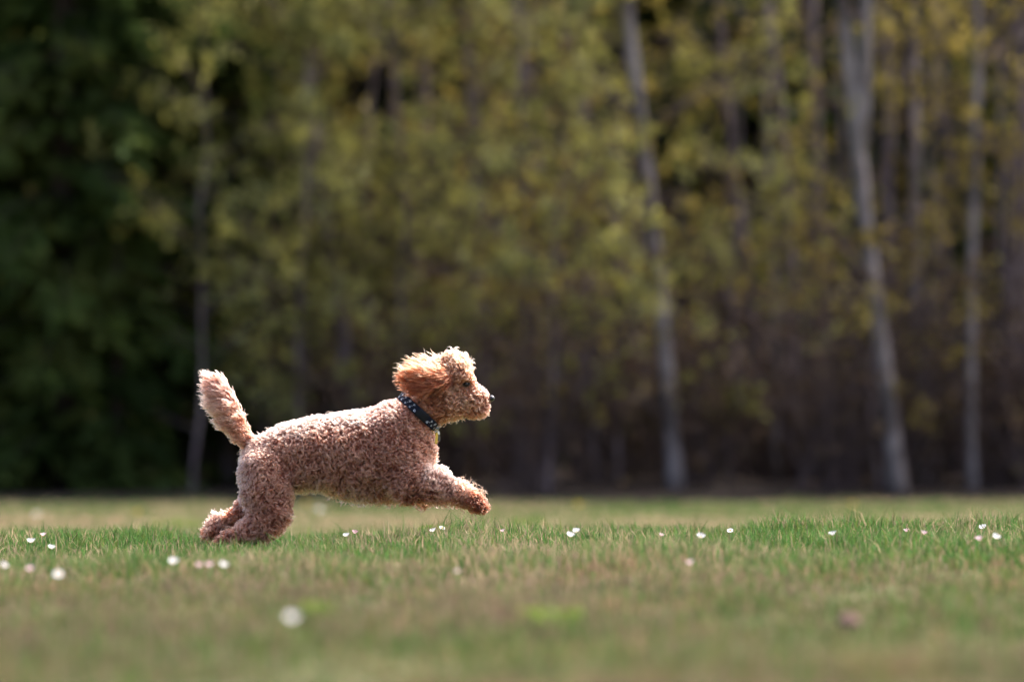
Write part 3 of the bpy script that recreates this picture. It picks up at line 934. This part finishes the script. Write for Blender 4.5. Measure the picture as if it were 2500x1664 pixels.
# ---- fur: curled locks grown from the skin
def hair_mat(name, rough=0.42):
    m, t, out = new_mat(name)
    a = t.nodes.new('ShaderNodeAttribute'); a.attribute_name = 'fur_colour'
    h = t.nodes.new('ShaderNodeBsdfHairPrincipled')
    h.parametrization = 'COLOR'
    t.links.new(a.outputs['Color'], h.inputs['Color'])
    h.inputs['Roughness'].default_value = rough
    h.inputs['Radial Roughness'].default_value = 0.55
    h.inputs['Coat'].default_value = 0.0
    h.inputs['IOR'].default_value = 1.28
    h.inputs['Random Roughness'].default_value = 0.2
    t.links.new(h.outputs[0], out.inputs[0])
    return m
M['fur'] = hair_mat('apricot_fur')

# fur look at places of the side view: (zx, zy, length mm, curl radius mm, turns, comb x, comb up, lift, colour)
CR, AP, RU, DK_, PA = (.60, .385, .285), (.54, .315, .215), (.56, .27, .135), (.25, .135, .088), (.68, .47, .35)
def shade(c): return np.array([1.02, .90, 1.06]) * c ** 1.45
A_ = [
 (500, 670, 12, 1.2, 1.0, -.8, -.3, .8, CR), (700, 590, 13, 1.4, 1.0, -.9, -.1, .9, PA), (950, 520, 14, 1.6, 1.1, -.9, -.1, 1., PA), (1200, 490, 14, 1.6, 1.1, -.9, -.1, 1., PA),
 (700, 760, 17, 2.4, 1.3, -.7, -.6, .6, AP), (1000, 720, 19, 2.8, 1.4, -.6, -.7, .6, AP), (1250, 700, 18, 2.8, 1.5, -.5, -.8, .7, AP),
 (850, 920, 22, 3.2, 1.3, -.5, -.8, .6, AP), (1100, 900, 23, 3.4, 1.4, -.4, -.9, .6, AP), (1300, 950, 24, 3.6, 1.4, -.3, -.9, .6, AP),
 (900, 1030, 20, 3.0, 1.2, -.5, -.7, .5, CR), (1250, 1070, 24, 3.8, 1.2, -.3, -.9, .5, CR), (1450, 1050, 24, 3.6, 1.3, -.2, -.9, .6, AP),
 (1400, 470, 13, 1.6, 1.2, -.7, -.5, .9, CR), (1480, 600, 14, 2.2, 1.6, -.5, -.7, .8, AP), (1600, 700, 16, 3.2, 1.8, -.2, -.9, .8, AP), (1500, 800, 17, 3.2, 1.7, -.3, -.9, .8, AP),
 (1720, 760, 16, 3.2, 1.7, .2, -1, .7, AP), (1600, 930, 18, 3.4, 1.7, .2, -.9, .7, AP), (1740, 900, 14, 2.4, 1.3, .7, .0, .9, PA),
 (1700, 1040, 18, 3.2, 1.6, .3, -.9, .7, AP), (1850, 960, 13, 2.2, 1.2, .8, -.1, .9, PA), (1850, 1080, 19, 3.2, 1.4, .3, -1, .6, AP),
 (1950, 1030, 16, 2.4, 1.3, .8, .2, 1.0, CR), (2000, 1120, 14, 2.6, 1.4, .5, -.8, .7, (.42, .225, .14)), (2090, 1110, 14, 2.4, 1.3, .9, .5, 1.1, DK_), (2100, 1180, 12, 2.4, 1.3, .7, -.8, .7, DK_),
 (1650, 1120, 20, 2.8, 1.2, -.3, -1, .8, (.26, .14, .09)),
 (450, 800, 14, 1.8, 1.0, -.4, -.8, .6, CR), (400, 950, 15, 2.0, 1.0, -.5, -.8, .7, CR), (560, 900, 18, 2.6, 1.2, -.4, -.9, .6, AP), (560, 1060, 21, 3.0, 1.3, -.2, -.9, .6, AP),
 (390, 1100, 16, 2.2, 1.0, -.5, -.8, .6, CR), (690, 1100, 20, 3.0, 1.3, .1, -1, .6, AP), (620, 1250, 22, 3.2, 1.3, -.1, -1, .6, (.48, .275, .18)), (480, 1330, 19, 2.8, 1.2, -.5, -.8, .6, AP),
 (330, 1400, 17, 2.6, 1.2, -.8, -.5, .7, (.46, .26, .17)), (245, 1430, 16, 2.5, 1.2, -.8, -.5, .7, DK_),
 (340, 1230, 16, 2.4, 1.2, -.7, -.5, .7, (.50, .27, .17)), (200, 1290, 18, 2.6, 1.2, -.6, .5, .9, CR), (165, 1370, 20, 2.8, 1.2, -.8, -.6, .8, (.38, .19, .11)),
 (1880, 110, 17, 3.6, 1.7, .2, .3, 1.2, (0.67, 0.407, 0.265)), (1980, 170, 16, 3.4, 1.7, .6, .0, 1.1, (0.67, 0.407, 0.265)), (1760, 140, 18, 3.0, 1.3, -.7, .1, .9, (0.67, 0.407, 0.265)), (1900, 240, 14, 3.4, 1.6, .3, -.6, .8, (0.65, 0.374, 0.233)),
 (2030, 240, 9, 2.0, 1.1, .5, -.5, .7, (.58, .33, .2)), (1995, 290, 4, .8, .6, .4, -.7, .4, (.50, .28, .17)), (2070, 310, 5, 1.1, .9, .4, .1, .7, CR), (2130, 340, 4.5, .9, .8, .3, .2, .7, CR),
 (1990, 350, 11, 2.2, 1.0, .2, -1, .6, (0.65, 0.396, 0.254)), (2090, 400, 20, 2.8, .9, .3, -1., .5, (0.63, 0.363, 0.223)), (2020, 440, 22, 3.0, 1.0, -.1, -1., .5, (0.63, 0.363, 0.223)), (2095, 474, 12, 2.0, .9, .2, -1, .4, (.30, .15, .09)), (2040, 478, 14, 2.2, .9, .2, -1, .4, (.36, .19, .11)), (2080, 505, 12, 2.2, .9, .3, -.9, .5, (.62, .38, .25)), (2150, 440, 9, 1.6, .8, .5, -.9, .6, CR),  # dark anchors paint the mouth's shadow line into the fur colour
 (1900, 420, 16, 3.4, 1.6, .2, -.9, .7, (.54, .31, .2)), (1800, 450, 17, 3.6, 1.8, .1, -1, .8, (.46, .25, .155)), (1700, 420, 15, 3.2, 1.7, -.1, -1, .7, (.48, .26, .16)), (1580, 340, 13, 2.0, 1.2, -.5, -.6, .7, CR), (1820, 530, 17, 3.4, 1.6, .2, -1, .8, (.50, .28, .17)),
]
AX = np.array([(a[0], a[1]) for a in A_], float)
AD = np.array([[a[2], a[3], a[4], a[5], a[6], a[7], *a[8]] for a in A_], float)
TAIL = [(470, 700, 14, 2.2, 1.4, -.6, .3, .9, AP), (390, 640, 18, 2.8, 1.4, -.8, .2, .8, (.58, .34, .23)), (300, 540, 28, 3.0, 1.2, -1, .08, .25, (.58, .36, .25)), (240, 430, 33, 2.8, 1.2, -1, .12, .16, (.58, .36, .26)),
        (205, 330, 31, 2.6, 1.2, -1, .2, .16, (.56, .34, .25)), (165, 230, 22, 2.0, .9, -.85, .45, .3, (.54, .31, .23))]
TX = np.array([(a[0], a[1]) for a in TAIL], float); TD = np.array([[a[2], a[3], a[4], a[5], a[6], a[7], *a[8]] for a in TAIL], float)
EAR = [(1870, 250, 26, 1.6, 1.0, -1, -.05, .35, (.40, .20, .115)), (1780, 190, 40, 2.6, 1.3, -1, .16, .25, (.48, .26, .15)), (1780, 310, 40, 2.8, 1.4, -1, -.16, .25, (.40, .20, .11)), (1660, 200, 34, 2.0, 1.0, -1, .2, .3, (.44, .215, .11)),
       (1660, 330, 30, 2.8, 1.2, -1, -.15, .4, (.38, .18, .095)), (1580, 250, 20, 2.4, 1.1, -.9, -.1, .5, (.46, .225, .12))]
EX = np.array([(a[0], a[1]) for a in EAR], float); ED = np.array([[a[2], a[3], a[4], a[5], a[6], a[7], *a[8]] for a in EAR], float)

def blend(q, X, D, sg):
    d2 = ((q[:, None] - X[None]) ** 2).sum(-1)
    w = np.exp(-(d2 - d2.min(1, keepdims=True)) / (2 * sg * sg))
    w /= w.sum(1, keepdims=True)
    return w @ D

def w2z(p):
    return np.stack([(p[:, 0] - P0[0]) / (P1[0] - P0[0]) * 2356.0, (p[:, 2] - P0[2]) / (P1[2] - P0[2]) * 1531.4], -1)

# collar plane
CO = zw(1655, 484); CA = np.array([.676, 0, .737]); CE = np.array([.737, 0, -.676])

def roots(n):
    Q = BQ
    a, b, c, d = (BV[Q[:, k]] for k in range(4))
    ar = .5 * np.linalg.norm(np.cross(c - a, d - b), axis=1)
    f = rng.choice(len(Q), n, p=ar / ar.sum())
    u, v = rng.random((n, 1)), rng.random((n, 1))
    p = (a[f] * (1 - u) + b[f] * u) * (1 - v) + (d[f] * (1 - u) + c[f] * u) * v
    Nn = BN[Q[f]]
    nn = (Nn[:, 0] * (1 - u) + Nn[:, 1] * u) * (1 - v) + (Nn[:, 3] * (1 - u) + Nn[:, 2] * u) * v
    return p, nn / np.linalg.norm(nn, axis=1, keepdims=True)

def grow(name, p, nrm, D, strands, npt, root_spread, tip_spread, rad, mult=1.0, phase_along=None, flutter=0.25):
    n = len(p)
    L, cr, tn, cx, cz, lift, colr = D[:, 0] * .001 * mult, D[:, 1] * .001, D[:, 2], D[:, 3], D[:, 4], D[:, 5], shade(D[:, 6:9])
    L = L * rng.uniform(.7, 1.25, n); tn = tn * rng.uniform(.75, 1.25, n); cr = cr * rng.uniform(.75, 1.3, n)
    comb = np.stack([cx, np.zeros(n), cz], -1) + rng.normal(size=(n, 3)) * flutter
    comb = comb - (comb * nrm).sum(1, keepdims=True) * nrm * .85
    comb /= np.linalg.norm(comb, axis=1, keepdims=True) + 1e-9
    t = np.linspace(0, 1, npt)
    d0 = nrm * lift[:, None] + comb * .35; d0 /= np.linalg.norm(d0, axis=1, keepdims=True)
    d1 = comb + nrm * .12; d1 /= np.linalg.norm(d1, axis=1, keepdims=True)
    # centre line bends from lifted to combed
    path = p[:, None] + L[:, None, None] * (d0[:, None] * (t - .5 * t * t)[None, :, None] * 1.2 + d1[:, None] * (.5 * t * t + .12 * t)[None, :, None] * 1.2)
    e1 = np.cross(d1, nrm); e1 /= np.linalg.norm(e1, axis=1, keepdims=True) + 1e-9
    e2 = np.cross(e1, d1)
    hand = rng.choice([-1.0, 1.0], n)
    ph = rng.uniform(0, 2 * np.pi, n) if phase_along is None else phase_along + rng.normal(size=n) * .3
    S = strands
    ph = ph[:, None] + rng.normal(size=(n, S)) * .17
    ls = rng.uniform(.72, 1.1, (n, S))
    ang = ph[..., None] + hand[:, None, None] * 2 * np.pi * (tn[:, None] * ls)[..., None] * t
    amp = cr[:, None, None] * (t * 1.6).clip(0, 1) * (1 - .25 * t)
    amp = amp * rng.uniform(.75, 1.2, (n, S, 1))
    hel = (np.cos(ang) - np.cos(ph)[..., None] * (1 - t))[..., None] * e1[:, None, None] + (np.sin(ang) - np.sin(ph)[..., None] * (1 - t))[..., None] * e2[:, None, None]
    ro = rng.normal(size=(n, S, 3)); ro -= (ro * nrm[:, None]).sum(-1, keepdims=True) * nrm[:, None]
    off = ro[:, :, None] * (root_spread * (1 - t) + tip_spread * t)[None, None, :, None]
    X = p[:, None, None] + (path - p[:, None])[:, None] * ls[..., None, None] + hel * amp[..., None] + off
    X = X - DOG
    X = X.reshape(-1, npt, 3).astype(np.float32)
    m = len(X)
    hc = bpy.data.hair_curves.new(name)
    hc.add_curves([npt] * m)
    hc.position_data.foreach_set('vector', X.ravel())
    ra = hc.attributes.new('radius', 'FLOAT', 'POINT')
    rr = (rad * (1 - .65 * t))[None] * rng.uniform(.75, 1.2, (m, 1))
    ra.data.foreach_set('value', rr.astype(np.float32).ravel())
    # sun bleached tips over darker, redder roots, which also paint shade into curl gaps
    ca = hc.attributes.new('fur_colour', 'FLOAT_COLOR', 'POINT')
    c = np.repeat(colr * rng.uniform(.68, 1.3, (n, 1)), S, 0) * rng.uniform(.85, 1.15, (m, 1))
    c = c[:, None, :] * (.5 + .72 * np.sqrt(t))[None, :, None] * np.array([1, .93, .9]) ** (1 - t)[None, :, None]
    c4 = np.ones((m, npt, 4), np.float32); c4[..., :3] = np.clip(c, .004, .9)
    ca.data.foreach_set('color', c4.ravel())
    hc.materials.append(M['fur'])
    o = bpy.data.objects.new(name, hc); col.objects.link(o); o.parent = dog
    o['kind'] = 'stuff'
    return o

rp, rn = roots(40000)
is_tail = sdf_group(rp, 'tail') < .004
is_tail &= w2z(rp)[:, 0] < 470
is_ear = (sdf_group(rp, 'near_ear') < .003) | (sdf_group(rp, 'far_ear') < .003)
zq = w2z(rp)
cd_ = (rp - CO) @ CA; rad_c = np.linalg.norm((rp - CO) - cd_[:, None] * CA, axis=1)
under = (np.abs(cd_) < .0165) & (rad_c < .085)
close = np.exp(-((np.abs(cd_) - .0165) / .008).clip(0, 9) ** 2) * (rad_c < .085)
eye_d = np.minimum(np.linalg.norm(rp - e_near, axis=1), np.linalg.norm(rp - e_far, axis=1))
NOSE = zw(2179, 388)
nose_d = np.linalg.norm(rp - NOSE, axis=1)
pad = (zq[:, 1] > 1178) & (zq[:, 0] > 2040)
body = ~is_tail & ~is_ear & ~under & (eye_d > .0140) & (nose_d > .0165)
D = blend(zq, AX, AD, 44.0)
D[:, 0] *= np.clip((nose_d - .008) / .03, .3, 1)
D[:, 0] *= (1 - .62 * close) * np.clip((eye_d - .008) / .02, .35, 1)
b = body
clump = vnoise(zq[:, 0] / 95 + 3 + rp[:, 1] * 9, zq[:, 1] / 95, 61); fine_ = vnoise(zq[:, 0] / 38 + rp[:, 1] * 20, zq[:, 1] / 38, 62)
# rump and topline lie short and velvety, shoulders and legs in open curls
soft = np.clip(np.exp(-((zq[:, 0] - 470) / 170) ** 2 - ((zq[:, 1] - 880) / 230) ** 2) + .8 * np.exp(-((zq[:, 1] - (640 - .16 * (zq[:, 0] - 450))) / 70) ** 2) * (zq[:, 0] < 1420), 0, 1)
D[:, 1] *= (2.05 - .95 * soft) * (.75 + .5 * clump)
D[:, 0] *= (1.14 - .18 * soft) * (.78 + .48 * clump)
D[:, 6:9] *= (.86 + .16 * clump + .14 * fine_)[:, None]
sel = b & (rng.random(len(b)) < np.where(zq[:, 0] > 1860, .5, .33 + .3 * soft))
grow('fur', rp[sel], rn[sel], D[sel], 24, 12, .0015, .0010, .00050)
# soft underfur hiding the skin, coloured darker to paint shade between the curls
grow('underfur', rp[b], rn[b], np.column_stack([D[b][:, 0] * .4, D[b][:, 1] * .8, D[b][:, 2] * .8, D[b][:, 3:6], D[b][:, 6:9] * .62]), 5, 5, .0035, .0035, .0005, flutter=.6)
tt = is_tail
Dt = blend(zq[tt], TX, TD, 45.0)
tp, tnm = rp[tt], rn[tt]
wave = (tp[:, 2] * 170.0 + tp[:, 0] * 60)
k_ = rng.random(len(tp)) < .5
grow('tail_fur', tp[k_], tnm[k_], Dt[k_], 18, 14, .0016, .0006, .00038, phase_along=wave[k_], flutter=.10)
ee = is_ear
De = blend(zq[ee], EX, ED, 50.0)
ep = rp[ee]
k_ = rng.random(len(ep)) < .36
De[:, 6:9] *= .80
De[:, 1] *= .8
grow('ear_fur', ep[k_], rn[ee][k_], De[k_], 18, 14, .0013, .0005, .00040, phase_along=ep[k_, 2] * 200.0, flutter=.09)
# loose wisps that stand off the outline: paws, forearm, ear tip, tail
def wisps(name, box, n_, D0, flutter):
    m_ = (zq[:, 0] > box[0]) & (zq[:, 0] < box[1]) & (zq[:, 1] > box[2]) & (zq[:, 1] < box[3]) & ~under
    i_ = np.flatnonzero(m_); i_ = rng.choice(i_, min(n_, len(i_)), replace=False)
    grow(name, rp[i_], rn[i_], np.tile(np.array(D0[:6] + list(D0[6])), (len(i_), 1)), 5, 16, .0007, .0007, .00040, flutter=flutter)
wisps('paw_wisps', (1930, 2130, 1000, 1110), 70, [32, 4.2, 1.9, .7, .9, 1.2, (.42, .22, .13)], .5)
wisps('paw_wisps', (1560, 2060, 1060, 1180), 90, [30, 3.6, 1.4, .2, -1, .8, (.26, .13, .08)], .4)
wisps('ear_wisps', (1600, 1780, 120, 260), 26, [42, 3.4, 1.3, -1, .2, .35, (.54, .30, .17)], .3)
wisps('tail_wisps', (110, 300, 180, 520), 40, [36, 3.0, 1.2, -1, .1, .4, (.58, .36, .26)], .35)
wisps('leg_wisps', (130, 700, 1180, 1440), 160, [28, 4.0, 1.4, -.5, -.4, 1.0, (.48, .27, .18)], .6)
wisps('body_wisps', (360, 1780, 450, 1100), 420, [25, 5.0, 1.5, -.5, -.7, .8, (.56, .34, .24)], .6)

# ---- eyes, nose, claws
def uv_ball(c, r, nu=20, nv=12, sc=(1, 1, 1)):
    V = [(c[0] + r * sc[0] * math.sin(math.pi * i / nv) * math.cos(2 * math.pi * j / nu), c[1] + r * sc[1] * math.sin(math.pi * i / nv) * math.sin(2 * math.pi * j / nu), c[2] + r * sc[2] * math.cos(math.pi * i / nv)) for i in range(nv + 1) for j in range(nu)]
    Q = [(i * nu + j, (i + 1) * nu + j, (i + 1) * nu + (j + 1) % nu, i * nu + (j + 1) % nu) for i in range(nv) for j in range(nu)]
    return np.array(V), np.array(Q)
M['eye'] = mat_plain('dark_eye', (0.012, 0.007, 0.006), 0.06, spec=.35, coat=.15)
M['lid'] = mat_plain('eyelid_skin', (0.03, 0.018, 0.016), 0.45)
M['nose'] = mat_plain('black_nose', (0.014, 0.013, 0.016), 0.32, spec=.5, coat=.3)
M['claw'] = mat_plain('dark_claw', (0.03, 0.025, 0.025), 0.3)
for e, s in ((e_near, -1), (e_far, 1)):
    c = e + np.array([.0015, -s * .0022, 0])
    V, Q = uv_ball(c - DOG, .0084)
    link('eye', np_mesh('eye', V, [Q], M['eye'], True), dog)
    a = np.linspace(0, 2 * np.pi, 22)
    ring = np.stack([np.cos(a) * .0096, np.full_like(a, s * .0032), np.sin(a) * .0068 + np.cos(a) * .0012], -1)
    lm = MB(); lm.tube(c - DOG + ring, .0016, 6, False); lm.build('eyelid', M['lid'], dog)
nm = MB()
n0 = NOSE - DOG
V, Q = uv_ball(n0, .0102, 20, 12, (.95, 1.15, .92)); nm.add(V, Q)
for s in (-1, 1):
    V, Q = uv_ball(n0 + np.array([-.001, s * .0062, -.0018]), .0058, 14, 8, (1, .9, .9)); nm.add(V, Q)
nm.build('nose', M['nose'], dog)
def claw(a, b, lat, dx, dz):
    p = zw(a, b, lat) - DOG; t = np.linspace(0, 1, 5)[:, None]
    pts = p + np.array([dx, 0, dz]) * t + np.array([dx * .2, 0, -abs(dx) * .35]) * t * t
    m = MB(); m.tube(pts, .0034 * (1 - .85 * t[:, 0]), 7); m.build('claw', M['claw'], dog)
for lat in (-.084, -.072, -.060, -.050):
    claw(2128 if lat in (-.072, -.06) else 2114, 1170, lat, .013, -.004)
for lat in (-.078, -.066, -.055, -.044): claw(236, 1438, lat, -.010, -.004)
for lat in (.037, .049, .060, .072): claw(188, 1440, lat, -.002, -.010)

# ------------------------------------------------------------------ the collar on the dog
M['web'] = mat_surface('navy_webbing', [(0.3, (0.005, 0.006, 0.014)), (0.7, (0.009, 0.011, 0.024))], 300, .75, .0003, 900)
M['print'] = mat_plain('pale_print', (0.50, 0.52, 0.58), 0.8)
M['buckle'] = mat_plain('black_plastic', (0.004, 0.0045, 0.008), 0.5, spec=.25)
M['steel'] = mat_plain('steel', (0.62, 0.62, 0.64), 0.22, 1.0)
M['brass'] = mat_plain('brass', (0.78, 0.52, 0.12), 0.25, 1.0)
M['tag_black'] = mat_plain('black_enamel', (0.015, 0.015, 0.018), 0.2)
COL = zw(1655, 484)
collar = empty('dog_collar', COL)
tag(collar, 'navy collar printed with pale paw marks, brass tags hanging under the dog\'s throat', 'collar')
HB, TH = .0135, .0024
_an = np.linspace(0, 2 * np.pi, 145)
_rr = np.linspace(.03, .11, 200)
RF = np.zeros(145)
for hh in (-HB, 0, HB):
    dirs = CE * np.cos(_an)[:, None] + np.array([0, -1.0, 0]) * np.sin(_an)[:, None]
    pp = COL + CA * hh + dirs[:, None] * _rr[None, :, None]
    ins = sdf(pp) < 0
    RF = np.maximum(RF, _rr[np.where(ins.any(1), 199 - np.argmax(ins[:, ::-1], 1), 0)])
for _ in range(6): RF[:-1] = (np.roll(RF[:-1], 1) + RF[:-1] * 2 + np.roll(RF[:-1], -1)) / 4
RF[-1] = RF[0]; RF += .0030
print('collar radius', RF[0], RF[36], RF[72])
def cpt(a, h, r=0.0):
    """point on the collar: angle a (0 = lower front, towards camera at pi/2), height h along the neck, r outward"""
    bow = -.004 * math.cos(2 * a) * 0
    q = float(np.interp(a % (2 * math.pi), _an, RF)) + r
    return CE * q * math.cos(a) + np.array([0, -1, 0]) * q * math.sin(a) + CA * (h + bow)
mbc = MB(); N = 72
V = []
for k in range(N):
    a = 2 * math.pi * k / N
    for (h, r) in ((-HB, 0), (-HB * .9, TH), (0, TH + .0004), (HB * .9, TH), (HB, 0), (0, -.0004)):
        V.append(cpt(a, h, r))
Q = [(k * 6 + j, ((k + 1) % N) * 6 + j, ((k + 1) % N) * 6 + (j + 1) % 6, k * 6 + (j + 1) % 6) for k in range(N) for j in range(6)]
mbc.add(V, Q); band = mbc.build('band', M['web'], collar, False)
# paw prints lie flat on the band
def disc_poly(c, ex, ey, r, n=8):
    return [c + ex * r * math.cos(2 * math.pi * k / n) + ey * r * math.sin(2 * math.pi * k / n) for k in range(n)]
def paw(a, h, sz, spin):
    c = cpt(a, h, TH + .0007)
    tx = cpt(a + .02, h, TH) - cpt(a - .02, h, TH); tx /= np.linalg.norm(tx)
    ex = tx * math.cos(spin) + CA * math.sin(spin); ey = -tx * math.sin(spin) + CA * math.cos(spin)
    V = disc_poly(c - ey * sz * .25, ex, ey, sz * .52, 10)
    for th in (-1.15, -.4, .4, 1.15):
        V += disc_poly(c + ex * math.sin(th) * sz * .95 + ey * (math.cos(th) * sz * .95 - sz * .15), ex, ey, sz * .25, 10)
    link('paw_print', np_mesh('paw_print', V, [np.arange(50).reshape(5, 10)], M['print'], False), band)
k = 0
for i in range(44):
    a = 2 * math.pi * (i + .3) / 44 + rng.uniform(-.02, .02)
    if 1.02 < a < 1.66: continue
    paw(a, (.0062 if i % 2 else -.0060) + rng.uniform(-.001, .001), .0036 + .001 * (i % 3 == 0), rng.uniform(-.8, .8))
    if i % 2: paw(a + .05, rng.uniform(-.001, .001), .0018, rng.uniform(0, 6))
# side-release buckle
bk = MB(); V = []; Q = []
aa = np.linspace(1.06, 1.62, 9)
for a in aa:
    w = HB * 1.05
    for (h, r) in ((-w, TH), (-w, TH + .003), (-w * .6, TH + .0046), (w * .6, TH + .0046), (w, TH + .003), (w, TH)):
        V.append(cpt(a, h, r))
m = len(aa)
Q = [(k * 6 + j, (k + 1) * 6 + j, (k + 1) * 6 + (j + 1) % 6, k * 6 + (j + 1) % 6) for k in range(m - 1) for j in range(6)]
bk.add(V, Q + [], [])
P6 = [tuple(range(6)), tuple(range((m - 1) * 6, m * 6))]
o = link('buckle', np_mesh('buckle', np.array(V), [np.array(Q), np.array(P6)], M['buckle'], False), collar)
# D-ring, split ring, tags at the throat
base = cpt(0.12, 0, TH)
ctr = base + np.array([.004, -.004, -.004])
a = np.linspace(0, 2 * np.pi, 25)
dr = MB(); dr.tube(ctr + np.stack([np.cos(a) * .0035 * 1.0 + np.sin(a) * .0085, np.cos(a) * .009, np.sin(a) * .0095], -1), .0013, 7, False); dr.build('d_ring', M['steel'], collar)
c2_ = zw(1772, 624, -.014) - COL
sr = MB(); sr.tube(c2_ + np.stack([np.cos(a) * .0072, np.cos(a) * .002, np.sin(a) * .0072], -1), .0009, 6, False); sr.build('split_ring', M['brass'], collar)
def plate(name, c, w, h, th, mat, yaw, tilt, shape='bone'):
    n = 24; V = []
    for k in range(n):
        t = 2 * math.pi * k / n
        x, z = math.cos(t), math.sin(t)
        if shape == 'bone': x *= .62 + .38 * abs(z) ** 1.5
        V.append((x * w, z * h))
    rot = Matrix.Rotation(yaw, 3, 'Z') @ Matrix.Rotation(tilt, 3, 'Y')
    W = [c + np.array(rot @ Vector((x, -th, z))) for x, z in V] + [c + np.array(rot @ Vector((x, th, z))) for x, z in V]
    Q = [(k, (k + 1) % n, n + (k + 1) % n, n + k) for k in range(n)]
    link(name, np_mesh(name, np.array(W), [np.array(Q), np.array([tuple(range(n))[::-1], tuple(range(n, 2 * n))])], mat, False), collar)
plate('name_tag', zw(1784, 676, -.014) - COL, .0070, .0175, .0007, M['brass'], .5, .10)
plate('charm', zw(1802, 674, -.004) - COL, .0070, .0115, .0007, M['tag_black'], 1.0, -.05, 'round')
plate('charm', zw(1798, 642, .002) - COL, .0055, .0080, .0007, M['steel'], .7, -.1, 'round')
